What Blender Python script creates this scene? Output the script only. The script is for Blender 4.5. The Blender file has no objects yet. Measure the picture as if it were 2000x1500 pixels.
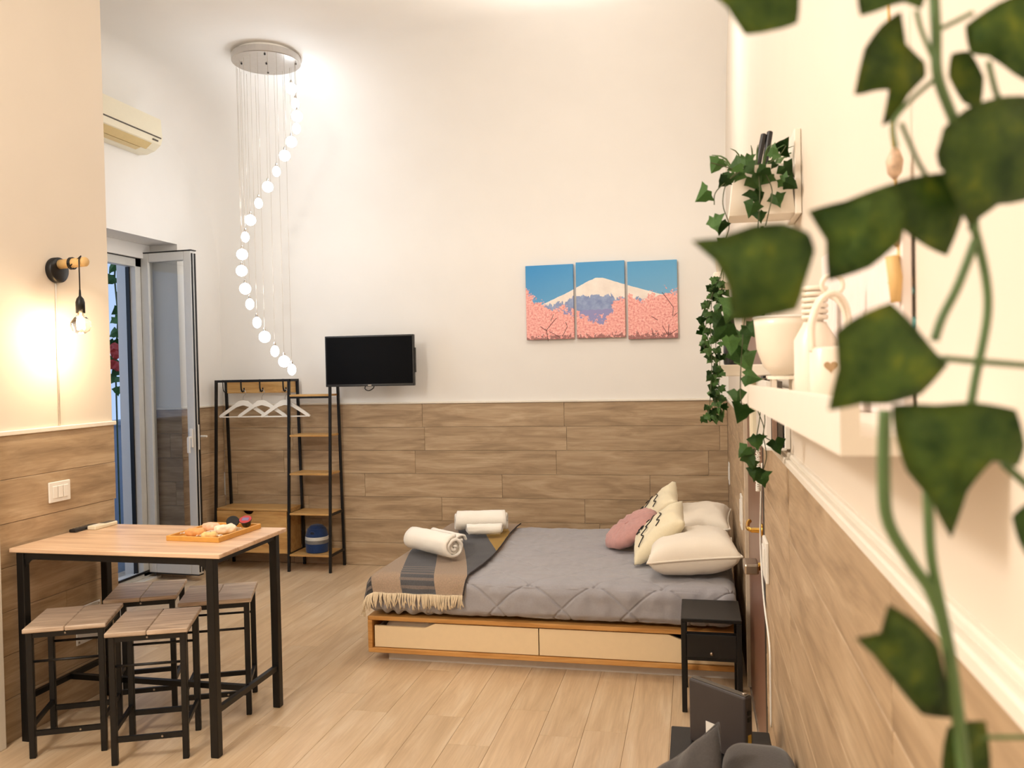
import bpy, bmesh, math, random
from mathutils import Vector, Matrix, Euler, noise
random.seed(7)
scene = bpy.context.scene
COL = scene.collection
PI = math.pi

# ------------------------------------------------------------------ camera
F = 1634.7                                   # focal length in pixels of the 2000 px wide frame
CAM = Vector((0, 0, 1.65))
FWD = Vector((-0.21381728, 0.97670273, -0.01827457))
RGT = Vector((0.97673977, 0.21344083, -0.02055315))
UPV = Vector((0.01617378, 0.02224411, 0.99962173))
cd = bpy.data.cameras.new('camera'); cam = bpy.data.objects.new('camera', cd); COL.objects.link(cam)
cd.sensor_width = 36; cd.lens = F / 2000 * 36; cd.clip_start = 0.02; cd.clip_end = 200
cam.matrix_world = Matrix(((RGT.x, UPV.x, -FWD.x, CAM.x), (RGT.y, UPV.y, -FWD.y, CAM.y),
                           (RGT.z, UPV.z, -FWD.z, CAM.z), (0, 0, 0, 1)))
cd.dof.use_dof = True; cd.dof.focus_distance = 5.2; cd.dof.aperture_fstop = 6.5
scene.camera = cam

# ------------------------------------------------------------------ view, world, big lights
scene.view_settings.view_transform = 'Standard'; scene.view_settings.look = 'None'
scene.view_settings.exposure = 0.12; scene.view_settings.gamma = 1.0
scene.view_settings.use_curve_mapping = False
world = bpy.data.worlds.new('dusk_sky'); scene.world = world; world.use_nodes = True
world.node_tree.nodes['Background'].inputs[0].default_value = (0.50, 0.68, 1.0, 1)
world.node_tree.nodes['Background'].inputs[1].default_value = 0.9

def area_light(name, loc, size, power, color, rot=(0, 0, 0)):
    l = bpy.data.lights.new(name, 'AREA'); l.shape = 'DISK'; l.size = size; l.energy = power; l.color = color
    o = bpy.data.objects.new(name, l); COL.objects.link(o); o.location = loc; o.rotation_euler = rot
    return o
def globe_light(name, loc, size, power, color):
    l = bpy.data.lights.new(name, 'POINT'); l.shadow_soft_size = size; l.energy = power; l.color = color
    o = bpy.data.objects.new(name, l); COL.objects.link(o); o.location = loc
    return o
globe_light('kitchen_ceiling_lamp', (-2.3, 0.6, 3.30), 0.22, 165, (1.0, 0.95, 0.885))
globe_light('bed_ceiling_lamp', (-0.7, 4.6, 3.50), 0.16, 36, (1.0, 0.95, 0.88))

# ------------------------------------------------------------------ helpers
def S(r, g, b):
    f = lambda c: (c/255/12.92 if c/255 <= 0.04045 else ((c/255+0.055)/1.055)**2.4)
    return (f(r), f(g), f(b), 1)
def ray(x, y): return FWD + RGT*((x-1000)/F) - UPV*((y-750)/F)
def at(x, y, d): return CAM + ray(x, y)*d
def onX(x, y, X): d = ray(x, y); return CAM + d*(X/d.x)
def onY(x, y, Y): d = ray(x, y); return CAM + d*(Y/d.y)
def onZ(x, y, Z): d = ray(x, y); return CAM + d*((Z-1.65)/d.z)

MATS = {}
class NT:
    def __init__(s, name):
        s.m = bpy.data.materials.new(name); s.m.use_nodes = True; s.t = s.m.node_tree
        s.b = s.t.nodes['Principled BSDF']
    def n(s, typ, **kw):
        nd = s.t.nodes.new(typ)
        for k, v in kw.items():
            if k.startswith('_'): setattr(nd, k[1:], v)
            else:
                key = int(k[1:]) if k[0] == 'i' and k[1:].isdigit() else k
                s.put(nd.inputs[key], v)
        return nd
    def put(s, sock, v):
        if hasattr(v, 'is_linked') or isinstance(v, bpy.types.NodeSocket): s.t.links.new(v, sock)
        else: sock.default_value = v
    def math(s, op, a, b=0.0, c=None):
        nd = s.t.nodes.new('ShaderNodeMath'); nd.operation = op
        s.put(nd.inputs[0], a); s.put(nd.inputs[1], b)
        if c is not None: s.put(nd.inputs[2], c)
        return nd.outputs[0]
    def mix(s, fac, a, b, mode='MIX'):
        nd = s.t.nodes.new('ShaderNodeMix'); nd.data_type = 'RGBA'; nd.blend_type = mode
        s.put(nd.inputs[0], fac); s.put(nd.inputs[6], a); s.put(nd.inputs[7], b)
        return nd.outputs[2]
    def ramp(s, fac, stops, interp='LINEAR'):
        nd = s.t.nodes.new('ShaderNodeValToRGB'); nd.color_ramp.interpolation = interp
        e = nd.color_ramp.elements
        while len(e) < len(stops): e.new(0.5)
        for el, (p, c) in zip(e, stops):
            el.position = p; el.color = c if len(c) == 4 else (*c, 1)
        s.put(nd.inputs[0], fac); return nd.outputs[0]
    def coord(s, out='Object'):
        return s.t.nodes.new('ShaderNodeTexCoord').outputs[out]
    def mapping(s, v, scale=(1, 1, 1), loc=(0, 0, 0)):
        nd = s.t.nodes.new('ShaderNodeMapping'); s.put(nd.inputs[0], v)
        s.put(nd.inputs[1], loc); nd.inputs[3].default_value = scale
        return nd.outputs[0]
    def noise(s, v, scale=5, detail=3, rough=0.5, dist=0.0):
        nd = s.t.nodes.new('ShaderNodeTexNoise'); s.put(nd.inputs['Vector'], v)
        nd.inputs['Scale'].default_value = scale; nd.inputs['Detail'].default_value = detail
        nd.inputs['Roughness'].default_value = rough; nd.inputs['Distortion'].default_value = dist
        return nd.outputs[0]
    def bump(s, h, strength=0.2, dist=0.01):
        nd = s.t.nodes.new('ShaderNodeBump'); nd.inputs['Strength'].default_value = strength
        nd.inputs['Distance'].default_value = dist; s.put(nd.inputs['Height'], h)
        s.t.links.new(nd.outputs[0], s.b.inputs['Normal'])
    def base(s, c, rough=0.5, metal=0.0, spec=None):
        s.put(s.b.inputs['Base Color'], c); s.put(s.b.inputs['Roughness'], rough)
        s.b.inputs['Metallic'].default_value = metal
        if spec is not None: s.b.inputs['Specular IOR Level'].default_value = spec
        return s.m

def plain(name, c, rough=0.5, metal=0.0, var=0.06, scale=30, bump=0.0, spec=None):
    k = NT(name); v = k.noise(k.coord(), scale, 4)
    lo = tuple(x*(1-var) for x in c[:3]) + (1,); hi = tuple(min(1, x*(1+var)) for x in c[:3]) + (1,)
    col = k.ramp(v, [(0.3, lo), (0.7, hi)])
    if bump: k.bump(v, bump, 0.005)
    return k.base(col, rough, metal, spec)
def wood(name, stops, scale=(1.2, 9, 9), rough=0.45, valvar=0.18, bump=0.08, fine=0.35, spec=0.4):
    k = NT(name); info = k.t.nodes.new('ShaderNodeObjectInfo')
    off = k.t.nodes.new('ShaderNodeCombineXYZ'); r = info.outputs['Random']
    k.put(off.inputs[0], k.math('MULTIPLY', r, 37.0)); k.put(off.inputs[1], k.math('MULTIPLY', r, 91.0)); k.put(off.inputs[2], k.math('MULTIPLY', r, 17.0))
    v = k.mapping(k.coord(), scale, off.outputs[0])
    n1 = k.noise(v, 1.6, 6, 0.6, 0.8)
    v2 = k.mapping(k.coord(), (scale[0]*2, scale[1]*7, scale[2]*7), off.outputs[0])
    n2 = k.noise(v2, 2.0, 4, 0.6, 0.2)
    col = k.ramp(n1, stops)
    col = k.mix(fine, col, k.ramp(n2, [(0.3, (0.55, 0.5, 0.45)), (0.62, (1.05, 1.05, 1.05))]), 'MULTIPLY')
    hsv = k.t.nodes.new('ShaderNodeHueSaturation'); k.put(hsv.inputs['Color'], col)
    k.put(hsv.inputs['Value'], k.math('MULTIPLY_ADD', r, valvar, 1.0-valvar/2))
    if bump: k.bump(n2, bump, 0.003)
    return k.base(hsv.outputs[0], rough, 0, spec)

M = MATS
M['paint'] = plain('white_wall_paint', S(238, 234, 228), 0.75, var=0.012, scale=3)
M['tan_paint'] = plain('cream_wall_paint', S(226, 214, 198), 0.75, var=0.015, scale=3)
M['wallwood'] = wood('wood_look_wall_tile', [(0.28, S(150, 126, 98)), (0.5, S(182, 156, 124)), (0.72, S(204, 180, 148))], (1.3, 9, 9), 0.5, 0.10)
M['floorwood'] = wood('oak_floor_board', [(0.25, S(194, 164, 128)), (0.5, S(214, 186, 150)), (0.75, S(228, 206, 176))], (1.0, 8, 8), 0.32, 0.10, 0.03, 0.22, 0.5)
M['grout'] = plain('dark_joint', S(96, 76, 56), 0.8)
M['trim'] = plain('white_trim_gloss', S(236, 228, 214), 0.4, var=0.02)
M['black'] = plain('black_powder_coated_steel', S(13, 12, 12), 0.45, var=0.1, spec=0.4)
M['blackplastic'] = plain('black_plastic', S(20, 20, 22), 0.35, var=0.1)
M['oak'] = wood('rack_oak_laminate', [(0.3, S(176, 128, 70)), (0.5, S(205, 160, 98)), (0.75, S(222, 182, 122))], (1.5, 10, 10), 0.4, 0.08, 0.04, 0.3)
M['tabletop'] = wood('light_table_laminate', [(0.25, S(178, 140, 108)), (0.5, S(216, 180, 146)), (0.75, S(235, 206, 176))], (0.9, 10, 10), 0.3, 0.06, 0.02, 0.3)
M['stoolwood'] = wood('greyed_stool_board', [(0.25, S(150, 128, 108)), (0.5, S(198, 176, 154)), (0.75, S(226, 208, 188))], (2.2, 22, 22), 0.45, 0.16, 0.05, 0.5)
M['bedwood'] = wood('bed_pine_edge', [(0.3, S(176, 120, 58)), (0.5, S(208, 152, 84)), (0.75, S(224, 176, 110))], (1.2, 12, 12), 0.42, 0.06, 0.03, 0.3)
M['cream'] = plain('cream_lacquer_drawer', S(240, 216, 176), 0.4, var=0.015)
M['plinth'] = plain('grey_white_plinth', S(206, 196, 184), 0.5, var=0.03)
def fabric(name, c, scale=260, bump=0.25, var=0.08, rough=0.9):
    k = NT(name); co = k.coord(); v = k.noise(co, scale, 2); w = k.noise(co, 7, 4)
    lo = tuple(x*(1-var) for x in c[:3]) + (1,); hi = tuple(min(1, x*(1+var)) for x in c[:3]) + (1,)
    col = k.ramp(k.math('ADD', k.math('MULTIPLY', v, 0.5), k.math('MULTIPLY', w, 0.5)), [(0.35, lo), (0.65, hi)])
    k.bump(v, bump, 0.002)
    m = k.base(col, rough, 0, 0.25); k.b.inputs['Sheen Weight'].default_value = 0.25; return m
M['quilt'] = fabric('grey_brushed_quilt', S(160, 158, 163), 120, 0.1, 0.05, 0.62)
M['pillow'] = fabric('ivory_cotton', S(244, 234, 218), 200, 0.1, 0.02)
M['cushion'] = fabric('cream_bouclé', S(240, 228, 196), 160, 0.5, 0.03)
M['pink'] = fabric('dusty_pink_velvet', S(198, 150, 144), 40, 0.3, 0.08)
M['towel'] = fabric('white_terry', S(250, 245, 235), 300, 0.7, 0.03, 1.0)
M['greyfelt'] = fabric('charcoal_felt', S(72, 68, 66), 180, 0.4, 0.15)
M['fringe'] = fabric('ivory_yarn', S(226, 208, 178), 200, 0.3, 0.08)
M['ink'] = plain('black_ink_line', S(22, 22, 24), 0.6)
M['whiteplastic'] = plain('white_plastic', S(240, 236, 228), 0.35, var=0.01)
M['ceramic'] = plain('ivory_ceramic', S(240, 228, 210), 0.3, var=0.02)
M['shelfwhite'] = plain('white_shelf_lacquer', S(240, 230, 216), 0.4, var=0.01)
M['acwhite'] = plain('ivory_air_conditioner_plastic', S(232, 222, 196), 0.3, var=0.01)
M['acvane'] = plain('tan_louver_plastic', S(212, 186, 130), 0.4, var=0.03)
M['greydark'] = plain('dark_grey_slot', S(84, 76, 66), 0.6)
M['chrome'] = plain('brushed_chrome', S(196, 190, 184), 0.28, 1.0, var=0.03)
M['brass'] = plain('polished_brass', S(214, 170, 84), 0.22, 1.0, var=0.04)
M['steel'] = plain('satin_lock_steel', S(176, 164, 150), 0.32, 1.0, var=0.03)
M['pvc'] = plain('white_pvc_frame', S(214, 212, 206), 0.4, var=0.02)
M['browndoor'] = plain('brown_door_veneer', S(120, 84, 66), 0.38, var=0.06, scale=6)
M['pegwood'] = plain('raw_birch_peg', S(222, 182, 120), 0.6, var=0.06)
M['bamboo'] = plain('bamboo_tray', S(216, 158, 76), 0.45, var=0.06)
M['leaf'] = None
def leafmat(name, a, b, c):
    k = NT(name); info = k.t.nodes.new('ShaderNodeObjectInfo'); co = k.coord()
    n1 = k.noise(co, 45, 4, 0.6); col = k.ramp(n1, [(0.32, a), (0.55, b), (0.8, c)])
    hsv = k.t.nodes.new('ShaderNodeHueSaturation'); k.put(hsv.inputs['Color'], col)
    k.put(hsv.inputs['Value'], k.math('MULTIPLY_ADD', info.outputs['Random'], 0.5, 0.75))
    m = k.base(hsv.outputs[0], 0.5, 0, 0.35); k.bump(n1, 0.15, 0.002)
    return m
M['leaf'] = leafmat('ivy_leaf_green', S(42, 76, 40), S(74, 112, 52), S(124, 150, 66))
M['leafnear'] = leafmat('ivy_leaf_deep_green', S(52, 82, 40), S(90, 116, 52), S(152, 162, 58))
M['stem'] = plain('ivy_stem_green', S(84, 112, 62), 0.5, var=0.15)
M['stemdark'] = plain('ivy_stem_olive', S(70, 78, 44), 0.6, var=0.15)
def emit(name, c, st):
    k = NT(name); k.base((0, 0, 0, 1), 0.5); k.b.inputs['Emission Color'].default_value = c
    k.b.inputs['Emission Strength'].default_value = st; return k.m
M['ledball'] = emit('lit_led_glass_ball', (0.84, 0.92, 1.0, 1), 23)
M['filament'] = emit('warm_filament', (1.0, 0.62, 0.26, 1), 420)
def glass(name, c=(1, 1, 1, 1), rough=0.0):
    k = NT(name); k.base(c, rough); k.b.inputs['Transmission Weight'].default_value = 1.0
    k.b.inputs['IOR'].default_value = 1.45; return k.m
M['bulbglass'] = glass('clear_bulb_glass', (1, 0.97, 0.92, 1))
M['pane'] = glass('door_glass', (0.93, 0.96, 0.97, 1), 0.0)

def finish(bm, name, mat, smooth=False):
    me = bpy.data.meshes.new(name); bmesh.ops.recalc_face_normals(bm, faces=bm.faces[:]); bm.to_mesh(me); bm.free()
    if mat: me.materials.append(M[mat] if isinstance(mat, str) else mat)
    if smooth:
        for p in me.polygons: p.use_smooth = True
    return me
def obj(name, bm, mat, parent=None, smooth=False, loc=None, rot=None):
    me = finish(bm, name, mat, smooth) if isinstance(bm, bmesh.types.BMesh) else bm
    o = bpy.data.objects.new(name, me); COL.objects.link(o)
    if parent is not None:
        o.parent = parent
        o.location = loc if loc is not None else Vector((0, 0, 0))
    elif loc is not None: o.location = loc
    if rot is not None: o.rotation_euler = rot
    return o
def wpart(name, bm, mat, parent, smooth=False):
    """bm in world coordinates, parent an unrotated thing (or a part of one)"""
    p = parent; off = Vector((0, 0, 0))
    while p is not None: off += p.location; p = p.parent
    bmesh.ops.translate(bm, vec=-off, verts=bm.verts[:])
    return obj(name, bm, mat, parent, smooth)
def thing(name, label, cat, loc=(0, 0, 0), rotz=0.0, group=None):
    o = bpy.data.objects.new(name, None); COL.objects.link(o); o.empty_display_size = 0.05
    o.location = loc; o.rotation_euler = (0, 0, rotz); o['label'] = label; o['category'] = cat
    if group: o['group'] = group
    return o
def tag(o, label, cat, group=None):
    o['label'] = label; o['category'] = cat
    if group: o['group'] = group
    return o
def struct(o): o['kind'] = 'structure'; return o
def B(): return bmesh.new()
def box(bm, lo, hi, bev=0.0, mat=None):
    lo = Vector(lo); hi = Vector(hi)
    c = (lo+hi)/2; s = hi-lo
    r = bmesh.ops.create_cube(bm, size=1.0, matrix=Matrix.Translation(c) @ Matrix.Diagonal((s.x, s.y, s.z, 1)))
    if bev > 0:
        es = list({e for v in r['verts'] for e in v.link_edges})
        bmesh.ops.bevel(bm, geom=es, offset=bev, segments=1 if bev < 0.004 else 2, affect='EDGES', profile=0.5)
    return bm
def obox(bm, c, s, mat3, bev=0.0):
    t = B(); box(t, (-s[0]/2, -s[1]/2, -s[2]/2), (s[0]/2, s[1]/2, s[2]/2), bev)
    bmesh.ops.transform(t, matrix=Matrix.Translation(c) @ mat3.to_4x4(), verts=t.verts[:]); join(bm, t); return bm
def join(bm, t):
    me = bpy.data.meshes.new('tmp'); t.to_mesh(me); t.free(); bm.from_mesh(me); bpy.data.meshes.remove(me)
def bar(bm, a, b, w, h=None, upv=(0, 0, 1)):
    a = Vector(a); b = Vector(b); d = b-a; L = d.length; d.normalize()
    u = Vector(upv)
    if abs(d.dot(u)) > 0.95: u = Vector((0, 1, 0))
    s = d.cross(u).normalized(); u = s.cross(d).normalized()
    m = Matrix((s, d, u)).transposed()
    return obox(bm, (a+b)/2, (w, L, h or w), m)
def tube(bm, pts, r, seg=8, cap=True, closed=False):
    pts = [Vector(p) for p in pts]; n = len(pts); rings = []
    rr = r if isinstance(r, (list, tuple)) else [r]*n
    prev = None
    for i, p in enumerate(pts):
        if closed: d = pts[(i+1) % n]-pts[i-1]
        else: d = pts[min(i+1, n-1)]-pts[max(i-1, 0)]
        if d.length < 1e-9: d = Vector((0, 0, 1))
        d.normalize()
        if prev is None: s = d.orthogonal().normalized()
        else:
            s = prev-d*prev.dot(d)
            s = s.normalized() if s.length > 1e-6 else d.orthogonal().normalized()
        prev = s; u = d.cross(s)
        rings.append([bm.verts.new(p+(s*math.cos(2*PI*k/seg)+u*math.sin(2*PI*k/seg))*rr[i]) for k in range(seg)])
    for i in range(n if closed else n-1):
        A = rings[i]; C = rings[(i+1) % n]
        for k in range(seg): bm.faces.new((A[k], A[(k+1) % seg], C[(k+1) % seg], C[k]))
    if cap and not closed:
        bm.faces.new(rings[0]); bm.faces.new(rings[-1])
    return bm
def spline(pts, n=6):
    P = [Vector(p) for p in pts]; out = []
    for i in range(len(P)-1):
        p0 = P[max(i-1, 0)]; p1 = P[i]; p2 = P[i+1]; p3 = P[min(i+2, len(P)-1)]
        for k in range(n):
            t = k/n
            out.append(0.5*((2*p1)+(p2-p0)*t+(2*p0-5*p1+4*p2-p3)*t*t+(3*p1-p0-3*p2+p3)*t**3))
    out.append(P[-1]); return out
def lathe(bm, prof, seg=24, mat4=None, capb=True, capt=True):
    rings = []
    for r, z in prof:
        if r < 1e-6: rings.append([bm.verts.new((0, 0, z))])
        else: rings.append([bm.verts.new((r*math.cos(2*PI*k/seg), r*math.sin(2*PI*k/seg), z)) for k in range(seg)])
    for A, C in zip(rings, rings[1:]):
        for k in range(seg):
            if len(A) == 1 and len(C) == 1: continue
            if len(A) == 1: bm.faces.new((A[0], C[(k+1) % seg], C[k]))
            elif len(C) == 1: bm.faces.new((A[k], A[(k+1) % seg], C[0]))
            else: bm.faces.new((A[k], A[(k+1) % seg], C[(k+1) % seg], C[k]))
    if capb and len(rings[0]) > 1: bm.faces.new(rings[0])
    if capt and len(rings[-1]) > 1: bm.faces.new(rings[-1])
    if mat4 is not None:
        vs = [v for R in rings for v in R]; bmesh.ops.transform(bm, matrix=mat4, verts=vs)
    return bm
def axis_m(p, d):
    """matrix taking local z to direction d at point p"""
    return Matrix.Translation(Vector(p)) @ Vector(d).normalized().to_track_quat('Z', 'Y').to_matrix().to_4x4()
def prism(bm, poly, vec):
    """closed polygon (list of 3d points) pushed along vec"""
    a = [bm.verts.new(p) for p in poly]; vec = Vector(vec); b = [bm.verts.new(Vector(p)+vec) for p in poly]
    n = len(a)
    bm.faces.new(a); bm.faces.new(b[::-1])
    for i in range(n): bm.faces.new((a[i], a[(i+1) % n], b[(i+1) % n], b[i]))
    return bm
def rbox(bm, lo, hi, r, n, disp=None):
    lo = Vector(lo); hi = Vector(hi); V = {}
    def vert(i, j, k):
        key = (i, j, k)
        if key in V: return V[key]
        p = Vector((lo.x+(hi.x-lo.x)*i/n[0], lo.y+(hi.y-lo.y)*j/n[1], lo.z+(hi.z-lo.z)*k/n[2]))
        q = Vector((min(max(p.x, lo.x+r), hi.x-r), min(max(p.y, lo.y+r), hi.y-r), min(max(p.z, lo.z+r), hi.z-r)))
        d = p-q
        nn = d.normalized() if d.length > 1e-9 else Vector((0, 0, 1))
        p = q+nn*r
        if disp: p = p+nn*disp(p, nn)
        V[key] = bm.verts.new(p); return V[key]
    def quad(*ks): bm.faces.new([vert(*k) for k in ks])
    for i in range(n[0]):
        for j in range(n[1]):
            for k in (0, n[2]): quad((i, j, k), (i+1, j, k), (i+1, j+1, k), (i, j+1, k))
    for i in range(n[0]):
        for k in range(n[2]):
            for j in (0, n[1]): quad((i, j, k), (i+1, j, k), (i+1, j, k+1), (i, j, k+1))
    for j in range(n[1]):
        for k in range(n[2]):
            for i in (0, n[0]): quad((i, j, k), (i, j+1, k), (i, j+1, k+1), (i, j, k+1))
    return bm
# ------------------------------------------------------------------ the room
XL, YE, XW, YB, XR = -3.06, 3.94, -4.08, 6.68, 0.24
HW, HWL, HC = 1.3725, 1.392, 3.97
PC = {}
def plank_mesh(l, w, t, sign, mat, flat):
    key = (round(l, 3), round(w, 4), sign, mat, flat)
    if key not in PC:
        bm = B(); g = 0.0009
        if flat: box(bm, (g, -w/2+g*0.6, -t), (l-g, w/2-g*0.6, 0), 0.0008)
        else: box(bm, (g, min(0, -sign*t), g), (l-g, max(0, -sign*t), w-g), 0.0016)
        PC[key] = finish(bm, 'plank', mat)
    return PC[key]
def wall_planks(parent, org, ang, sign, length, height, plen, seed, rows=7):
    """front face of the boards lies in the plane through org; sign=+1 when the room is on local +y"""
    rnd = random.Random(seed); rh = height/rows
    d = Vector((math.cos(ang), math.sin(ang), 0))
    for r in range(rows):
        x = -rnd.uniform(0.1, plen-0.1)
        while x < length-0.02:
            a = max(x, 0); b = min(x+plen, length); x += plen
            if b-a < 0.02: continue
            me = plank_mesh(b-a, rh, 0.012, sign, 'wallwood', False)
            j = rnd.uniform(-0.0008, 0.0008)
            nrm = Vector((-d.y, d.x, 0))*sign
            obj('plank', me, None, parent, loc=Vector(org)+d*a+Vector((0, 0, r*rh))+nrm*j, rot=(0, 0, ang))

# floor
bm = B(); box(bm, (-4.8, -2.2, -0.12), (0.5, 7.0, -0.012)); box(bm, (XL, -2.2, -0.02), (0.5, 2.0, 0.0))
floor = struct(obj('floor', bm, 'floorwood'))
rnd = random.Random(3); w = 0.192; x = -4.36+w/2
while x < XR+0.1:
    y = 2.0-rnd.uniform(0, 1.2)
    while y < YB:
        a = max(y, 2.0); b = min(y+1.28, YB); y += 1.28
        if b-a < 0.02 or (x < XL-0.1 and b < YE): continue
        obj('plank', plank_mesh(b-a, w, 0.012, 1, 'floorwood', True), None, floor, loc=(x, a, 0), rot=(0, 0, PI/2))
    x += w

# back wall
bm = B(); box(bm, (-4.9, YB+0.012, 0), (0.6, YB+0.25, 4.3))
wall_back = struct(obj('wall_back', bm, 'paint'))
wall_planks(wall_back, (XW, YB, 0), 0, -1, XR-XW, HW, 1.2, 11)
bm = B(); box(bm, (XW, YB-0.012, HW), (XR, YB+0.02, HW+0.016), 0.003)
struct(obj('trim_1', bm, 'trim'))

# left partition with the lamp
bm = B(); box(bm, (-4.9, -2.2, 0), (XL-0.012, YE, 4.3))
wall_left = struct(obj('wall_left', bm, 'tan_paint'))
wall_planks(wall_left, (XL, 2.2, 0), PI/2, -1, YE-2.2, HWL, 1.2, 5)
bm = B(); box(bm, (XL-0.02, 2.2, HWL), (XL+0.01, YE+0.008, HWL+0.022), 0.003)
struct(obj('trim_2', bm, 'trim'))
bm = B(); box(bm, (XL-0.02, 3.045, 0), (XL+0.03, 3.135, 1.39), 0.004)
struct(obj('trim_3', bm, 'trim'))          # white casing at the near end of the partition

# balcony wall with its deep opening
OY0, OY1, OZ = 4.55, 6.07, 2.715
bm = B()
box(bm, (-4.66, OY1+0.012, 0), (XW-0.012, YB+0.2, 4.3)); box(bm, (-4.66, YE-0.3, 0), (XW-0.012, OY0, 4.3))
box(bm, (-4.66, OY0, OZ), (XW-0.012, OY1+0.012, 4.3))
wall_side = struct(obj('wall_left_rear', bm, 'paint'))
wall_planks(wall_side, (XW, OY1, 0), PI/2, -1, YB-OY1, HW, 1.2, 21)
wall_planks(wall_side, (-4.36, OY1, 0), 0, -1, XW+4.36, HW, 1.2, 22)     # reveal of the opening
bm = B(); box(bm, (XW-0.02, OY1-0.01, HW), (XW+0.012, YB, HW+0.016), 0.003); box(bm, (-4.36, OY1-0.012, HW), (XW, OY1+0.02, HW+0.016), 0.003)
struct(obj('trim_4', bm, 'trim'))

# right wall with the brown door
DY0, DY1 = 3.28, 4.42
bm = B()
box(bm, (XR+0.012, -2.2, 0), (0.6, DY0, 4.3)); box(bm, (XR+0.012, DY1, 0), (0.6, YB+0.2, 4.3)); box(bm, (XR+0.012, DY0, 2.12), (0.6, DY1, 4.3))
wall_right = struct(obj('wall_right', bm, 'tan_paint'))
wall_planks(wall_right, (XR, -0.2, 0), PI/2, 1, DY0-0.1+0.2, HW, 1.2, 31)
wall_planks(wall_right, (XR, DY1, 0), PI/2, 1, YB-DY1, HW, 1.2, 32)
bm = B()
for a, b in ((-0.2, DY0-0.1), (DY1, YB)):
    box(bm, (XR-0.008, a, HW), (XR+0.03, b, HW+0.02), 0.003); box(bm, (XR+0.002, a, HW+0.02), (XR+0.03, b, HW+0.034), 0.003)
struct(obj('trim_5', bm, 'trim'))
# wall behind the photographer and the coved ceiling
bm = B(); box(bm, (-4.9, -2.4, 0), (0.6, -2.2, 4.3)); struct(obj('wall_front', bm, 'paint'))
bm = B(); NX, NY, R = 60, 90, 1.25
def cv(d, R): return 0 if d >= R else R-math.sqrt(max(0, R*R-(R-max(d, 0))**2))
ys = [-2.3+(YB-R+2.3)*j/20 for j in range(20)]+[YB+0.012-R*(1-math.sin(PI/2*j/48)) for j in range(49)]
xs_ = [XW-0.012+0.3*(1-math.cos(PI/2*i/16)) for i in range(16)]+[XW+0.288+(0.5-XW-0.288)*i/30 for i in range(31)]
NX, NY = len(xs_)-1, len(ys)-1
gv = [[bm.verts.new((x, y, HC-cv(YB+0.012-y, R)-cv(x-XW+0.012, 0.3))) for y in ys] for x in xs_]
for i in range(NX):
    for j in range(NY): bm.faces.new((gv[i][j], gv[i+1][j], gv[i+1][j+1], gv[i][j+1]))
lo_ = len(bm.faces); box(bm, (-4.9, -2.4, HC+0.005), (0.6, YB+0.3, HC+0.3))
struct(obj('ceiling', bm, 'paint', smooth=True))

# ------------------------------------------------------------------ balcony door
d1 = bpy.data.objects.new('door_1', None); COL.objects.link(d1); d1['kind'] = 'structure'; d1.location = (-4.4, OY1, 0)
d1['label'] = 'white framed glass balcony door standing open beside the partition'
FX0, FX1 = -4.44, -4.37
bm = B(); box(bm, (FX0, OY1-0.14, 0.03), (FX1, OY1-0.012, 2.60), 0.004); box(bm, (FX0, OY0, 2.53), (FX1, OY1-0.012, 2.60), 0.004)
box(bm, (FX0, OY0, 0.02), (FX1, OY1, 0.06), 0.004); box(bm, (FX0, OY0, 0.03), (FX1, OY0+0.1, 2.6), 0.004)
wpart('door_frame', bm, 'pvc', d1)
bm = B(); box(bm, (-4.45, OY0, 2.60), (-4.34, OY1+0.01, OZ), 0.003); wpart('head_board', bm, 'paint', d1)
bm = B(); box(bm, (FX1, OY1-0.035, 0.05), (FX1+0.012, OY1-0.015, 2.60)); box(bm, (FX1, OY0, 2.594), (FX1+0.01, OY1-0.015, 2.606))
box(bm, (FX0-0.012, OY1-0.155, 0.05), (FX0+0.02, OY1-0.14, 2.53)); box(bm, (FX1, OY0, 0.058), (FX1+0.01, OY1-0.02, 0.075))
wpart('gasket', bm, 'blackplastic', d1)
bm = B(); box(bm, (-4.60, OY0, -0.005), (-4.30, OY1-0.01, 0.02), 0.004); wpart('door_sill', bm, 'trim', d1)
# the open leaf, hinged at the frame and swung into the room
leaf = bpy.data.objects.new('door_leaf', None); COL.objects.link(leaf); leaf.parent = d1
leaf.location = Vector((-4.365, OY1-0.05, 0.055))-d1.location; leaf.rotation_euler = (0, 0, math.radians(-3.5))
LW, LH, ST = 0.475, 2.585, 0.072
def lp(name, bm, mat): return obj(name, bm, mat, leaf)
bm = B(); box(bm, (0, -0.03, 0), (ST, 0.03, LH), 0.006); lp('stile', bm, 'pvc')
bm = B(); box(bm, (LW-ST, -0.03, 0), (LW, 0.03, LH), 0.006); lp('stile', bm, 'pvc')
bm = B(); box(bm, (ST, -0.03, LH-ST), (LW-ST, 0.03, LH), 0.006); lp('rail', bm, 'pvc')
bm = B(); box(bm, (ST, -0.03, 0), (LW-ST, 0.03, ST+0.02), 0.006); lp('rail', bm, 'pvc')
bm = B(); box(bm, (ST-0.01, -0.006, ST), (LW-ST+0.01, 0.006, LH-ST+0.01)); lp('pane', bm, 'pane')
bm = B(); box(bm, (LW, -0.026, 0.02), (LW+0.006, -0.012, LH-0.02)); box(bm, (LW, 0.008, 0.02), (LW+0.006, 0.024, LH-0.02)); box(bm, (0.0, -0.032, LH), (LW+0.006, 0.032, LH+0.008))
box(bm, (0.0, -0.028, -0.008), (LW, 0.028, 0)); lp('leaf_gasket', bm, 'blackplastic')
bm = B(); box(bm, (LW-0.05, -0.043, 1.02), (LW-0.02, -0.03, 1.17), 0.004); box(bm, (LW+0.004, -0.005, 1.0), (LW+0.012, 0.005, 1.2))
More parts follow.
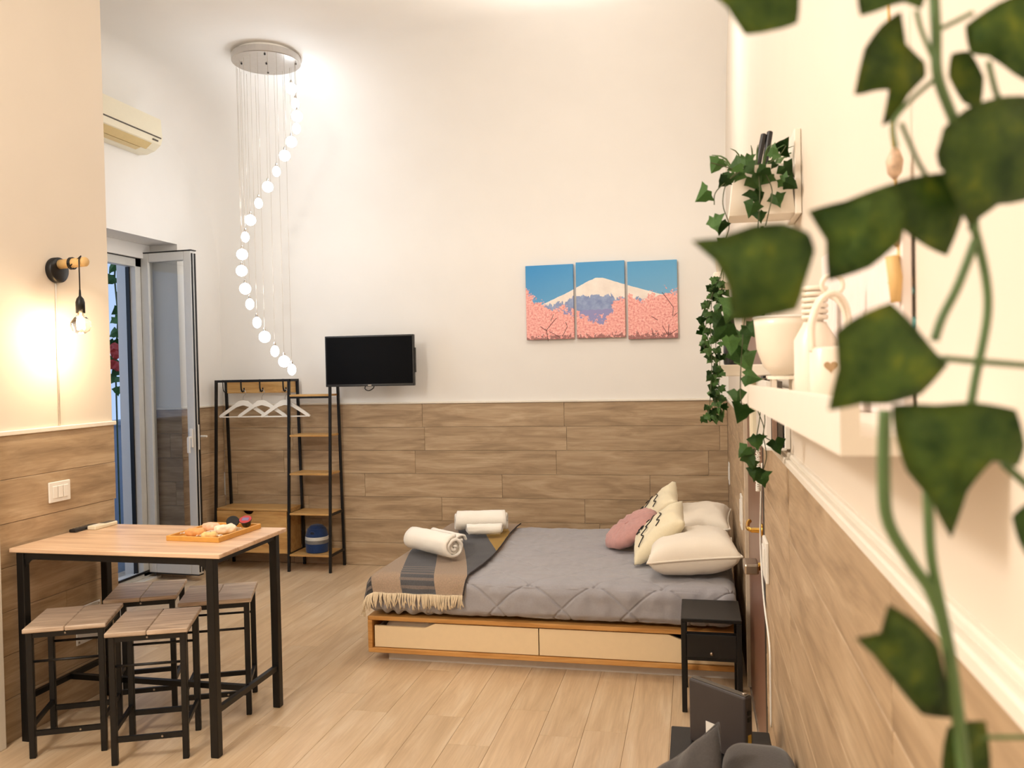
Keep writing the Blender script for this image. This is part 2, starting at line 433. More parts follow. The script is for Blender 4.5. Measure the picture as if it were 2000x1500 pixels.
tube(bm, [(LW-0.035, -0.04, 1.10), (LW-0.035, -0.075, 1.10)], 0.009); bar(bm, (LW-0.035, -0.07, 1.10), (LW-0.035, -0.07, 0.98), 0.02, 0.014)
box(bm, (LW-0.05, 0.03, 1.02), (LW-0.02, 0.04, 1.17), 0.004); tube(bm, [(LW-0.035, 0.04, 1.10), (LW-0.035, 0.07, 1.10), (LW+0.03, 0.075, 1.10)], 0.009)
lp('handle', bm, 'whiteplastic')
# outside: reveal wall, parapet, balcony slab
bm = B(); box(bm, (-7.2, 3.0, -0.15), (-4.62, 12.0, -0.02)); o = struct(obj('floor_balcony', bm, plain('grey_balcony_tile', S(120, 122, 126), 0.7)))
bm = B(); box(bm, (-6.3, 3.0, -0.02), (-6.15, 12.0, 1.12)); box(bm, (-6.34, 3.0, 1.12), (-6.11, 12.0, 1.17), 0.006); struct(obj('wall_parapet', bm, plain('grey_parapet_render', S(128, 136, 150), 0.8)))
bm = B(); box(bm, (-4.95, 6.5, -0.02), (-4.66, 6.7, 2.9)); struct(obj('wall_balcony_end', bm, plain('dusk_tinted_white_render', S(150, 180, 214), 0.8)))  # white wall, with the blue cast of dusk light put into its colour

# ------------------------------------------------------------------ brown entrance door
d2 = bpy.data.objects.new('door_2', None); COL.objects.link(d2); d2['kind'] = 'structure'; d2.location = (XR, DY0, 0)
d2['label'] = 'brown veneer door with brass lever in the right wall'
bm = B(); box(bm, (XR+0.014, DY0+0.005, 0.008), (XR+0.055, DY1-0.02, 2.1), 0.003); dl = wpart('door_panel', bm, 'browndoor', d2)
bm = B(); box(bm, (XR+0.002, DY0-0.1, 0), (XR+0.05, DY0, 2.15), 0.002); wpart('door_jamb', bm, 'black', d2)
bm = B(); box(bm, (XR-0.004, DY1-0.022, 0), (XR+0.05, DY1+0.004, 2.15), 0.002); wpart('door_jamb', bm, plain('pale_jamb', S(206, 190, 168), 0.5), d2)
hp = Vector((XR+0.014, 3.46, 0.985))
bm = B(); lathe(bm, [(0.0, 0), (0.027, 0), (0.027, 0.006), (0.02, 0.012), (0.011, 0.014), (0.010, 0.045), (0, 0.047)], 20, axis_m(hp, (-1, 0, 0)))
tube(bm, spline([hp+Vector((-0.042, 0, 0)), hp+Vector((-0.055, 0.02, 0.002)), hp+Vector((-0.056, 0.07, -0.004)), hp+Vector((-0.05, 0.115, 0.008)), hp+Vector((-0.042, 0.13, 0.014))], 5), 0.009, 10)
wpart('lever_handle', bm, 'brass', d2, True)
bm = B(); hk = hp+Vector((0, 0.0, -0.145)); lathe(bm, [(0, 0), (0.024, 0), (0.024, 0.008), (0.016, 0.012), (0.016, 0.02), (0, 0.02)], 20, axis_m(hk, (-1, 0, 0))); wpart('lock_rose', bm, 'brass', d2, True)
bm = B(); box(bm, hk+Vector((-0.075, -0.024, -0.03)), hk+Vector((-0.018, 0.10, 0.012)), 0.008); wpart('lock_body', bm, 'steel', d2)

# ------------------------------------------------------------------ wall plates, cables
def plate(label, lo, hi, axis, n=1, cat='switch', name='switch_plate'):
    c = (Vector(lo)+Vector(hi))/2; t = thing(name, label, cat, c)
    bm = B(); box(bm, lo, hi, 0.003); wpart('plate', bm, 'whiteplastic', t)
    return t, Vector(lo), Vector(hi)
t, lo, hi = plate('white two gang switch plate above the tall table', (XL, 3.455, 1.045), (XL+0.010, 3.595, 1.145), 0)
for k in range(3):
    bm = B(); y = 3.475+k*0.035; box(bm, (XL+0.010, y, 1.065), (XL+0.014, y+0.031, 1.125), 0.002); wpart('rocker', bm, 'whiteplastic', t)
t, lo, hi = plate('blank white cover plate low on the wall under the table', (XL, 3.61, 0.30), (XL+0.006, 3.79, 0.49), 0, cat='cover plate', name='cover_plate')
for y, z in ((3.625, 0.315), (3.775, 0.475), (3.625, 0.475), (3.775, 0.315)):
    bm = B(); lathe(bm, [(0.005, 0), (0.005, 0.003), (0, 0.004)], 10, axis_m((XL+0.006, y, z), (1, 0, 0))); wpart('screw', bm, 'steel', t)
t, lo, hi = plate('white switch plate on right wall beside the brown door', (XR-0.012, 3.0, 0.885), (XR, 3.14, 1.03), 0)
bm = B(); box(bm, (XR-0.016, 3.02, 0.91), (XR-0.012, 3.12, 1.005), 0.002); wpart('rocker', bm, 'whiteplastic', t)
t, lo, hi = plate('white switch plate behind the pillows near the brown door', (XR-0.010, 4.62, 0.76), (XR, 4.76, 0.94), 0)
bm = B(); box(bm, (XR-0.014, 4.64, 0.79), (XR-0.010, 4.74, 0.91), 0.002); wpart('rocker', bm, 'whiteplastic', t)
t, lo, hi = plate('small white wall plate in the corner above the bed', (XR-0.008, 6.35, 0.76), (XR, 6.47, 0.92), 0)
bm = B(); box(bm, (XR-0.011, 6.375, 0.79), (XR-0.008, 6.445, 0.89), 0.002); wpart('rocker', bm, 'whiteplastic', t)
bm = B(); pts = [onX(px, py, XR-0.006) for px, py in ((1488, 905), (1486, 985), (1485, 1040), (1487, 1100), (1493, 1180), (1503, 1260), (1505, 1340), (1506, 1420))]
tube(bm, spline(pts, 6), 0.0035, 8)
tag(obj('white_cable', bm, 'whiteplastic', smooth=True), 'thin white cable hanging down the right wall beside the door', 'cable')
# ------------------------------------------------------------------ bed
BX0, BX1, BY0, BY1 = -1.84, 0.215, 4.44, 6.05
bed = thing('bed', 'low wooden bed base with two cream front drawers', 'bed', ((BX0+BX1)/2, (BY0+BY1)/2, 0))
bm = B(); box(bm, (BX0+0.10, BY0+0.06, 0), (BX1-0.02, BY1-0.04, 0.056)); wpart('plinth', bm, 'plinth', bed)
bm = B(); box(bm, (BX0, BY0, 0.056), (BX1, BY1, 0.082), 0.003); wpart('bottom_board', bm, 'bedwood', bed)
bm = B(); box(bm, (BX0, BY0, 0.240), (BX1, BY1, 0.264), 0.003); wpart('top_board', bm, 'bedwood', bed)
bm = B(); box(bm, (BX0, BY0, 0.082), (BX0+0.026, BY1, 0.240), 0.002); wpart('end_board', bm, 'bedwood', bed)
bm = B(); box(bm, (BX1-0.02, BY0+0.03, 0.082), (BX1, BY1, 0.240)); wpart('head_board', bm, 'bedwood', bed)
bm = B(); box(bm, (BX0+0.026, BY0+0.62, 0.082), (BX1-0.02, BY0+0.64, 0.240)); wpart('partition', bm, 'bedwood', bed)
xm = -0.855
for k, (a, b) in enumerate(((BX0+0.036, xm-0.003), (xm+0.003, BX1-0.024))):
    L = b-a; z0, z1, zn = 0.086, 0.232, 0.205
    if k == 0: prof = [(a, z0), (b, z0), (b, z1), (a+0.36, z1), (a+0.30, zn), (a, zn)]
    else: prof = [(a, z0), (b, z0), (b, zn), (b-0.28, zn), (b-0.35, z1), (a, z1)]
    dr = bpy.data.objects.new('drawer', None); COL.objects.link(dr); dr.parent = bed
    bm = B(); prism(bm, [(x, BY0+0.014, z) for x, z in prof], (0, 0.018, 0)); wpart('drawer_front', bm, 'cream', dr)
    bm = B(); box(bm, (a, BY0+0.032, 0.088), (b, BY0+0.58, 0.098)); box(bm, (a, BY0+0.032, 0.098), (a+0.012, BY0+0.58, 0.19)); box(bm, (b-0.012, BY0+0.032, 0.098), (b, BY0+0.58, 0.19))
    wpart('drawer_box', bm, 'plinth', dr)
bm = B(); rbox(bm, (BX0+0.078, BY0+0.056, 0.114), (BX0+0.72, BY0+0.50, 0.222), 0.035, (30, 20, 8), lambda p, n: 0.008*noise.noise(p*14)+0.004*noise.noise(p*40))
tag(obj('folded_blanket', bm, 'pillow', smooth=True), 'cream folded bedding showing inside the left bed drawer', 'blanket')
def quilt_disp(p, n):
    # arc length across the bed so the stitched diamonds run over the edge and down the side
    v = p.y if n.z > 0.7 else (p.y-(0.49-p.z))
    a = ((p.x+v*1.05)/0.36) % 1.0; b = ((p.x-v*1.05)/0.36) % 1.0
    d = min(abs(a-0.5), abs(b-0.5))*0.36
    g = -0.008*math.exp(-(d/0.006)**2)
    puff = 0.003*min(1, d/0.06)
    wr = 0.008*noise.noise(Vector((p.x*5, p.y*16, p.z*8)))+0.004*noise.noise(Vector((p.x*22, p.y*9, p.z*22)))
    side = 0.010*noise.noise(Vector((p.x*12, 0, p.z*5)))*(1 if abs(n.z) < 0.6 else 0)
    k = 0.5 if n.z > 0.85 else 1.0
    bot = -0.02*max(0, (0.32-p.z)/0.06) if p.z < 0.32 else 0
    gath = 0.010*math.sin(p.x*75+3*noise.noise(p*6))*max(0, (0.42-p.z)/0.16)*max(0, min(1, (-1.35-p.x)/0.2)) if n.z < 0.6 else 0
    return (g+puff)*k+wr+side+bot+gath
bm = B(); rbox(bm, (BX0-0.005, BY0-0.015, 0.262), (BX1-0.02, BY1-0.01, 0.487), 0.075, (400, 250, 44), quilt_disp)
for v in bm.verts: v.co.z = max(v.co.z, 0.2645)
tag(obj('quilt', bm, 'quilt', smooth=True), 'grey diamond stitched quilt spread over the whole mattress', 'quilt')

# throw across the foot of the bed
TZ = 0.506; ex, ey, rr = BX0+0.07, BY0+0.055, 0.085
def drape(p, q):
    dx = max(0, ex-p); dy = max(0, ey-q); d = math.hypot(dx, dy)
    if d < 1e-9: return Vector((p, q, TZ+0.004*noise.noise(Vector((p*9, q*9, 2)))))
    n = Vector((-dx/d, -dy/d, 0)); a = d/rr; b0 = Vector((max(p, ex), max(q, ey), 0))
    if a < 1.25: return b0+n*rr*math.sin(a)+Vector((0, 0, TZ-rr*(1-math.cos(a))))
    s = d-1.25*rr; return b0+n*(rr*math.sin(1.25)+s*0.33)+Vector((0, 0, TZ-rr*(1-math.cos(1.25))-s*0.94))+n*0.006*math.sin(p*40)
def throw_mat():
    k = NT('plaid_wool_throw'); uv = k.t.nodes.new('ShaderNodeUVMap').outputs[0]
    sep = k.t.nodes.new('ShaderNodeSeparateXYZ'); k.put(sep.inputs[0], uv); u, v = sep.outputs[0], sep.outputs[1]
    beige, grey, dark, yel = S(218, 192, 166), S(122, 122, 126), S(92, 90, 90), S(226, 180, 84)
    col = k.ramp(u, [(0.0, dark), (0.10, beige), (0.235, grey), (0.385, beige), (0.53, grey), (0.70, yel), (0.86, beige)], 'CONSTANT')
    st = k.math('GREATER_THAN', k.math('FRACT', k.math('MULTIPLY', v, 34.0)), 0.62)
    front = k.math('LESS_THAN', v, 0.19)
    isgrey = k.math('ADD', k.math('LESS_THAN', u, 0.10), k.math('MULTIPLY', k.math('GREATER_THAN', u, 0.235), k.math('LESS_THAN', u, 0.385)))
    col = k.mix(k.math('MULTIPLY', k.math('MULTIPLY', st, front), k.math('MULTIPLY', isgrey, 0.75)), col, S(176, 160, 150))
    n = k.noise(k.coord(), 170, 3); col = k.mix(0.35, col, k.ramp(n, [(0.3, (0.55, 0.55, 0.55)), (0.7, (1.2, 1.2, 1.2))]), 'MULTIPLY')
    k.bump(n, 0.5, 0.004); m = k.base(col, 0.95, 0, 0.15); k.b.inputs['Sheen Weight'].default_value = 0.3; return m
thr = thing('throw_blanket', 'plaid beige grey and yellow fringed throw across the bed foot', 'blanket', (-1.55, 5.2, 0.5))
bm = B(); uvl = bm.loops.layers.uv.new('UVMap'); NU, NV = 60, 100
q0, q1 = BY0-0.095, BY1-0.04
def sheet(u, v):
    q = q0+(q1-q0)*v; right = -1.245+0.03*math.sin(v*5)-0.02*(1-v); left = BX0-0.095+0.10*min(1, v*2.2)
    p = left+(right-left)*u
    return drape(p, q)
gv = [[bm.verts.new(sheet(i/NU, j/NV)) for j in range(NV+1)] for i in range(NU+1)]
for i in range(NU):
    for j in range(NV):
        f = bm.faces.new((gv[i][j], gv[i+1][j], gv[i+1][j+1], gv[i][j+1]))
        for lp_, (a, b) in zip(f.loops, ((i, j), (i+1, j), (i+1, j+1), (i, j+1))):
            uu, vv = a/NU, b/NV; lp_[uvl].uv = (min(max(uu*0.50+vv*0.46, 0.001), 0.999), vv)
r = bmesh.ops.solidify(bm, geom=bm.faces[:], thickness=-0.006)
o = wpart('cloth', bm, throw_mat(), thr, True)
bm = B(); rnd = random.Random(5)
for k in range(110):
    u = (k+0.5)/110; p = sheet(u, 0.0); l = rnd.uniform(0.05, 0.085); dx = rnd.uniform(-0.018, 0.018)
    out = Vector((0, -1, 0)) if u > 0.15 else Vector((-0.5, -0.8, 0))
    tube(bm, spline([p+Vector((0, 0, 0.004)), p+out*0.012+Vector((dx*0.4, 0, -l*0.45)), p+out*0.010+Vector((dx, 0, -l))], 3), [0.0036]*6+[0.0022], 5)
fr = wpart('fringe', bm, 'fringe', thr, True); fr['kind'] = 'stuff'; fr['label'] = 'ivory yarn fringe'
bm = B(); pts = [sheet(1.0, v/40)+Vector((0.002, 0, 0.004)) for v in range(41)]; tube(bm, pts, 0.0045, 6); wpart('edge_binding', bm, plain('dark_binding', S(58, 52, 52), 0.9), thr, True)

# rolled towels
def towel(label, a, b, R, turns=3.2):
    a = Vector(a); b = Vector(b); L = (b-a).length; t = thing('rolled_towel', label, 'towel', (a+b)/2, 0, 'rolled white towels on the bed')
    ax = (b-a).normalized(); s = ax.cross(Vector((0, 0, 1))).normalized(); up = s.cross(ax)
    bm = B(); N = 96; th = R/(turns+0.4); rows = []
    for k in range(N+1):
        f = k/N; ang = f*turns*2*PI+PI*0.2
        for_r = []
        for e, q in ((0, 0), (1, 0.03), (2, 0.97), (3, 1)):
            pass
        ro = th*0.55+(R-th*0.55)*f; ri = max(ro-th*0.80, 0.002)
        ring = []
        for rad, ends in ((ro, 0.0), (ro, 1.0), (ri, 1.0), (ri, 0.0)):
            e = ends; ins = 0.006 if rad == ro else 0.0
            wob = 0.004*noise.noise(Vector((ang*2, e*5, R*50)))
            x = (e-0.5)*(L-2*ins)+0.010*math.sin(ang*0.5)*(1 if e > 0.5 else -1)
            rd = rad+wob
            ring.append(bm.verts.new((a+b)/2+ax*x+s*(rd*math.cos(ang))+up*(rd*math.sin(ang)*0.94)))
        rows.append(ring)
    for A, C in zip(rows, rows[1:]):
        for i in range(4): bm.faces.new((A[i], A[(i+1) % 4], C[(i+1) % 4], C[i]))
    bm.faces.new(rows[0]); bm.faces.new(rows[-1][::-1])
    bmesh.ops.subdivide_edges(bm, edges=[e for e in bm.edges if e.calc_length() > L*0.6], cuts=10)
    for v in bm.verts: v.co += Vector((noise.noise(v.co*30), noise.noise(v.co*30+Vector((9, 0, 0))), noise.noise(v.co*30+Vector((0, 9, 0)))))*0.0035
    return wpart('terry_roll', bm, 'towel', t, True)
towel('big rolled white towel with its spiral end towards the viewer', (-1.765, 5.02, 0.593), (-1.415, 4.775, 0.593), 0.078)
towel('small rolled white towel behind the big spiral ended towel', onZ(846, 1043, 0.562), onZ(900, 1056, 0.562), 0.048, 2.4)
towel('big rolled white towel lying near the wall on the throw', (-1.655, 5.62, 0.590), (-1.305, 5.70, 0.590), 0.076)
towel('small rolled white towel leaning on the far big towel', (-1.53, 5.47, 0.560), (-1.30, 5.52, 0.560), 0.045, 2.4)

# pillows and cushions
def pillow_bm(w, h, t, n=26, pinch=0.07, e=0.5, seed=0):
    bm = B(); top = []; bot = []
    for i in range(n+1):
        A = []; C = []
        for j in range(n+1):
            u = -1+2*i/n; v = -1+2*j/n
            x = w/2*u*(1-pinch*(1-v*v)*u*u); y = h/2*v*(1-pinch*(1-u*u)*v*v)
            z = t/2*((1-u**4)*(1-v**4))**e*(1-0.12*(u*u+v*v)/2)
            wob = 0.010*noise.noise(Vector((u*2.5+seed, v*2.5, 1)))+0.004*noise.noise(Vector((u*7, v*7, seed)))
            edge = i in (0, n) or j in (0, n)
            vt = bm.verts.new((x, y, z+(0 if edge else wob))); A.append(vt)
            C.append(vt if edge else bm.verts.new((x, y, -z+wob*0.5)))
        top.append(A); bot.append(C)
    for i in range(n):
        for j in range(n):
            bm.faces.new((top[i][j], top[i+1][j], top[i+1][j+1], top[i][j+1]))
            q = (bot[i][j], bot[i][j+1], bot[i+1][j+1], bot[i+1][j])
            if len(set(q)) >= 3 and set(q) != {top[i][j], top[i+1][j], top[i+1][j+1], top[i][j+1]}: bm.faces.new(q)
    return bm
def seam(w, h, pinch, r, n=26):
    pts = []
    def P_(u, v): return Vector((w/2*u*(1-pinch*(1-v*v)*u*u), h/2*v*(1-pinch*(1-u*u)*v*v), 0))
    for k in range(n): pts.append(P_(-1+2*k/n, -1))
    for k in range(n): pts.append(P_(1, -1+2*k/n))
    for k in range(n): pts.append(P_(1-2*k/n, 1))
    for k in range(n): pts.append(P_(-1, 1-2*k/n))
    bm = B(); tube(bm, pts, r, 6, closed=True); return bm
def place(o, loc, rot): o.location = loc; o.rotation_euler = rot
t = thing('bed_pillow', 'plump ivory bed pillow nearest the black nightstand', 'pillow', group='ivory bed pillows'); obj('pillow_body', pillow_bm(0.50, 0.66, 0.23, seed=1), 'pillow', t, True); obj('piping', seam(0.50, 0.66, 0.07, 0.006), 'pillow', t, True)
place(t, (-0.035, 4.87, 0.592), (math.radians(-3), math.radians(-5), math.radians(3)))
t = thing('bed_pillow', 'ivory bed pillow in the far corner behind the near one', 'pillow', group='ivory bed pillows'); obj('pillow_body', pillow_bm(0.48, 0.62, 0.22, seed=4), 'pillow', t, True); obj('piping', seam(0.48, 0.62, 0.07, 0.006), 'pillow', t, True)
place(t, (-0.025, 5.68, 0.60), (math.radians(2), math.radians(-8), math.radians(-3)))
def face_lines(t, w, h, th, strokes):
    for st in strokes:
        pts = []
        for u, v in spline([(a, b, 0) for a, b in st], 6) and [(p.x, p.y) for p in spline([(a, b, 0) for a, b in st], 6)]:
            z = th/2*((1-u**4)*(1-v**4))**0.5*(1-0.12*(u*u+v*v)/2)
            pts.append((w/2*u, h/2*v, z+0.006))
        bm = B(); tube(bm, pts, 0.0032, 6); obj('drawn_line', bm, 'ink', t, True)
FACE = [[(-0.75, 0.55), (-0.45, 0.30), (-0.2, 0.38), (0.0, 0.15), (0.15, 0.2), (0.3, 0.0), (0.75, -0.1)],
        [(0.2, 0.45), (0.32, 0.62), (0.42, 0.45), (0.30, 0.38), (0.45, 0.30), (0.62, 0.42), (0.55, 0.55)],
        [(-0.5, -0.2), (-0.3, -0.35), (-0.1, -0.25), (0.1, -0.42), (0.35, -0.35)], [(0.6, 0.1), (0.7, 0.22), (0.8, 0.12)]]
# local frame of a leaning cushion: x = along its lower edge, y = up its face, z = face normal
def lean(t, c, xdir, normal):
    x = Vector(xdir).normalized(); n = Vector(normal).normalized(); y = n.cross(x).normalized(); x = y.cross(n)
    t.location = c; t.rotation_euler = Matrix((x, y, n)).transposed().to_euler()
t = thing('face_cushion', 'cream cushion with black line face lying against the near pillow', 'cushion', group='cream line face cushions'); obj('cushion_body', pillow_bm(0.40, 0.40, 0.13, pinch=0.10, seed=7), 'cushion', t, True); face_lines(t, 0.40, 0.40, 0.13, FACE)
lean(t, (-0.225, 5.02, 0.660), (0.10, 1.0, 0.0), (-0.68, -0.14, 0.72))
t = thing('face_cushion', 'cream cushion with black line face standing by the wall', 'cushion', group='cream line face cushions'); obj('cushion_body', pillow_bm(0.40, 0.40, 0.13, pinch=0.10, seed=9), 'cushion', t, True); face_lines(t, 0.40, 0.40, 0.13, FACE)
lean(t, (-0.265, 5.66, 0.672), (0.12, 1.0, 0.06), (-0.74, -0.16, 0.66))
t = thing('round_cushion', 'dusty pink round velvet cushion leaning on the face cushions', 'cushion')
bm = B(); lathe(bm, [(0, -0.055), (0.06, -0.056), (0.13, -0.050), (0.175, -0.032), (0.195, 0.0), (0.175, 0.032), (0.13, 0.050), (0.06, 0.056), (0.015, 0.050), (0, 0.046)], 48)
for v in bm.verts:
    a = math.atan2(v.co.y, v.co.x); rr_ = v.co.xy.length
    v.co.z += 0.006*math.sin(a*14)*min(1, rr_/0.1)*(1 if rr_ < 0.19 else 0.3)
obj('cushion_body', bm, 'pink', t, True); bm = B(); lathe(bm, [(0.016, 0), (0.014, 0.008), (0, 0.011)], 16, Matrix.Translation((0, 0, 0.047))); obj('button', bm, 'pink', t, True)
lean(t, (-0.415, 5.36, 0.612), (0.2, 1.0, 0.0), (-0.52, -0.18, 0.82))

# soft contact: things resting on the bed flatten where they touch, pillows give way behind cushions
def each_vert(t, fn):
    m = Matrix.Translation(t.location) @ t.rotation_euler.to_matrix().to_4x4(); inv = m.inverted()
    for c in t.children:
        for v in c.data.vertices: v.co = inv @ fn(m @ v.co)
def settle(t, z): each_vert(t, lambda p: Vector((p.x, p.y, max(p.z, z))))
def dent(t, presser, prof, gap):
    m = Matrix.Translation(presser.location) @ presser.rotation_euler.to_matrix().to_4x4(); inv = m.inverted()
    def fn(p):
        q = inv @ p; h = prof(q.x, q.y)
        if h is None: return p
        q.z = min(q.z, -(h+gap)); return m @ q
    each_vert(t, fn)
def square_prof(x, y):
    u, v = x/0.20, y/0.20
    if max(abs(u), abs(v)) > 1.2: return None
    if max(abs(u), abs(v)) >= 1: return 0.0
    return 0.065*((1-u**4)*(1-v**4))**0.5+0.010
def round_prof(x, y):
    r_ = math.hypot(x, y)
    return None if r_ > 0.235 else (0.0 if r_ > 0.196 else 0.056*math.sqrt(max(0, 1-(r_/0.197)**4))+0.012)
P1, P2, C1, C2, RC = [bpy.data.objects[n] for n in ('bed_pillow', 'bed_pillow.001', 'face_cushion', 'face_cushion.001', 'round_cushion')]
for q_ in (P1, P2): dent(q_, C1, square_prof, 0.012); dent(q_, C2, square_prof, 0.012)
for q_ in (C1, C2): dent(q_, RC, round_prof, 0.012)
for q_ in (P1, P2, C1, C2, RC): settle(q_, 0.5035)

# nightstand
t = thing('nightstand', 'small black metal nightstand beside the bed head', 'nightstand', (0.05, 4.2, 0))
nx0, nx1, ny0, ny1, nz = -0.085, 0.195, 4.025, 4.365, 0.45
bm = B(); box(bm, (nx0, ny0, nz-0.018), (nx1, ny1, nz), 0.003); wpart('top', bm, 'black', t)
for x in (nx0, nx1-0.024):
    for y in (ny0, ny1-0.024):
        bm = B(); box(bm, (x, y, 0), (x+0.024, y+0.024, nz-0.018), 0.002); wpart('leg', bm, 'black', t)
bm = B(); box(bm, (nx0+0.024, ny0+0.004, 0.265), (nx1-0.024, ny0+0.05, 0.375), 0.002); dr = wpart('drawer', bm, 'blackplastic', t)
bm = B(); lathe(bm, [(0.006, 0), (0.006, 0.008), (0.009, 0.014), (0, 0.017)], 12, axis_m((0.055, ny0+0.004, 0.29), (0, -1, 0))); wpart('knob', bm, 'steel', dr, True)
bm = B(); box(bm, (nx0+0.012, ny0+0.006, 0.250), (nx1-0.012, ny1-0.006, 0.265)); wpart('shelf', bm, 'black', t)
# ------------------------------------------------------------------ clothes rack
rk = thing('clothes_rack', 'black steel and oak clothes rack with side shelves', 'clothes rack', (-3.48, 6.5, 0))
RX = [-4.0, -3.325, -2.955]; FY0, FY1 = 6.37, 6.655; TY0, TY1, TZR = 6.45, 6.60, 1.592
def leg_y(z, front): return FY0+(TY0-FY0)*z/TZR if front else FY1+(TY1-FY1)*z/TZR
for i, X in enumerate(RX):
    for fr_ in (True, False):
        bm = B(); bar(bm, (X, leg_y(0, fr_), 0), (X, leg_y(TZR, fr_), TZR), 0.02); wpart('leg', bm, 'black', rk)
    bm = B(); bar(bm, (X, TY0-0.01, TZR), (X, TY1+0.01, TZR), 0.02); wpart('top_bar', bm, 'black', rk)
    for z in ((0.15, 0.485) if i else (0.15,)):
        bm = B(); bar(bm, (X, leg_y(z, True), z-0.012), (X, leg_y(z, False), z-0.012), 0.018); wpart('side_bar', bm, 'black', rk)
bm = B(); bar(bm, (RX[0]-0.01, TY0, TZR), (RX[1]+0.01, TY0, TZR), 0.02); wpart('hanging_rail', bm, 'black', rk)
bm = B(); bar(bm, (RX[0], TY1, TZR), (RX[1], TY1, TZR), 0.02); wpart('rear_rail', bm, 'black', rk)
bm = B(); box(bm, (RX[0]+0.015, TY1-0.008, 1.485), (RX[1]-0.015, TY1+0.008, 1.583), 0.002); wpart('hook_board', bm, 'oak', rk)
for z in (1.47, 1.135, 0.816, 0.485, 0.145):
    bm = B(); box(bm, (RX[1]+0.01, leg_y(z, True)-0.01, z-0.016), (RX[2]-0.006, leg_y(z, False)+0.005, z), 0.002); wpart('shelf', bm, 'oak', rk)
bm = B(); bar(bm, (RX[1], leg_y(1.47, True), 1.446), (RX[2], leg_y(1.47, True), 1.446), 0.016); wpart('shelf_rail', bm, 'black', rk)
# drawer chest of the rack
zc0, zc1 = 0.145, 0.50
bm = B(); box(bm, (RX[0]+0.012, leg_y(zc1, True)-0.006, zc1), (RX[1]-0.012, leg_y(zc1, False), zc1+0.018), 0.002); wpart('chest_top', bm, 'oak', rk)
bm = B()
for a, b in (((RX[0]+0.014, FY0+0.03, zc0), (RX[0]+0.03, FY1-0.03, zc1)), ((RX[1]-0.03, FY0+0.03, zc0), (RX[1]-0.014, FY1-0.03, zc1)), ((RX[0]+0.03, FY0+0.03, zc0), (RX[1]-0.03, FY1-0.03, zc0+0.016)), ((RX[0]+0.03, FY1-0.046, zc0), (RX[1]-0.03, FY1-0.03, zc1))): box(bm, a, b)
wpart('chest_body', bm, 'oak', rk)
xc = (RX[0]+RX[1])/2-0.03; prof = [(RX[0]+0.016, zc0+0.002), (RX[1]-0.016, zc0+0.002), (RX[1]-0.016, zc1-0.003)]
prof += [(xc+0.048*math.cos(a), zc1-0.003-0.028*math.sin(a)) for a in [PI*k/12 for k in range(13)]] + [(RX[0]+0.016, zc1-0.003)]
bm = B(); prism(bm, [(x, FY0+0.012, z) for x, z in prof], (0, 0.016, 0)); wpart('drawer_front', bm, 'oak', rk)
# hooks on the rail
for X in (-3.945, -3.775, -3.60, -3.385):
    bm = B(); pts = [(X, TY0+0.012, TZR+0.012), (X, TY0+0.014, TZR-0.06), (X, TY0+0.03, TZR-0.09), (X, TY0+0.055, TZR-0.085), (X, TY0+0.062, TZR-0.06)]
    tube(bm, spline(pts, 5), 0.0065 if X > -3.9 else 0.004, 8); wpart('hook', bm, 'black', rk, True)
# hangers
def hanger(label, x, rz, dz=0.0):
    t = thing('clothes_hanger', label, 'hanger', (x, TY0+0.042, 1.513+dz), rz, 'white hangers on the rack')
    bm = B(); pts = [(0, 0, -0.10)]+[(0.024*math.sin(a), 0, -0.035-0.024*math.cos(a)+0.024) for a in [(-0.0+k*0.45) for k in range(11)]]
    pts = [(0, 0, -0.105), (0, 0, -0.062)]+[(0.024*math.sin(a), 0, -0.020-0.024*math.cos(a)) for a in [0.35+k*0.42 for k in range(11)]]
    tube(bm, pts, 0.0022, 8); obj('hook', bm, 'chrome', t, True)
    bm = B(); out = [(0, -0.085), (0.035, -0.09), (0.07, -0.115), (0.20, -0.205), (0.215, -0.222), (0.205, -0.232), (0.19, -0.228), (0.06, -0.145), (0.0, -0.128)]
    poly = [(x_, -0.008, z_) for x_, z_ in out]+[(-x_, -0.008, z_) for x_, z_ in out[-2:0:-1]]
    prism(bm, poly, (0, 0.016, 0)); obj('shoulder', bm, 'whiteplastic', t)
    bm = B(); bar(bm, (-0.19, 0, -0.226), (0.19, 0, -0.226), 0.010); obj('trouser_bar', bm, 'whiteplastic', t)
hanger('leftmost white hanger on the clothes rack', -3.775, math.radians(8))
hanger('middle white hanger on the clothes rack', -3.60, math.radians(8))
hanger('rightmost white hanger overlapping the rack shelves', -3.385, math.radians(8))
# knitted basket on the lowest shelf
t = thing('wicker_basket', 'small navy basket with white and grey bands on rack shelf', 'basket', (-3.13, 6.50, 0.147))
def band(name, z0, z1, r0, r1, mat):
    bm = B(); rows = 7; prof = []
    for k in range(rows):
        a = z0+(z1-z0)*k/rows; b = z0+(z1-z0)*(k+1)/rows; ra = r0+(r1-r0)*k/rows
        prof += [(ra, a), (ra+0.004, (a+b)/2)]
    prof.append((r1, z1)); lathe(bm, prof, 32); obj(name, bm, mat, t, True)
navy = fabric('navy_cord', S(34, 56, 100), 90, 0.6, 0.2); gry = fabric('grey_cord', S(140, 136, 132), 90, 0.6, 0.1)
band('lower_band', 0, 0.075, 0.088, 0.094, navy); band('grey_band', 0.075, 0.105, 0.094, 0.094, gry); band('white_band', 0.105, 0.132, 0.094, 0.092, 'towel')
band('upper_band', 0.132, 0.20, 0.092, 0.072, navy); bm = B(); lathe(bm, [(0.072, 0.20), (0.05, 0.222), (0.03, 0.228), (0, 0.23)], 32); obj('lid', bm, navy, t, True)
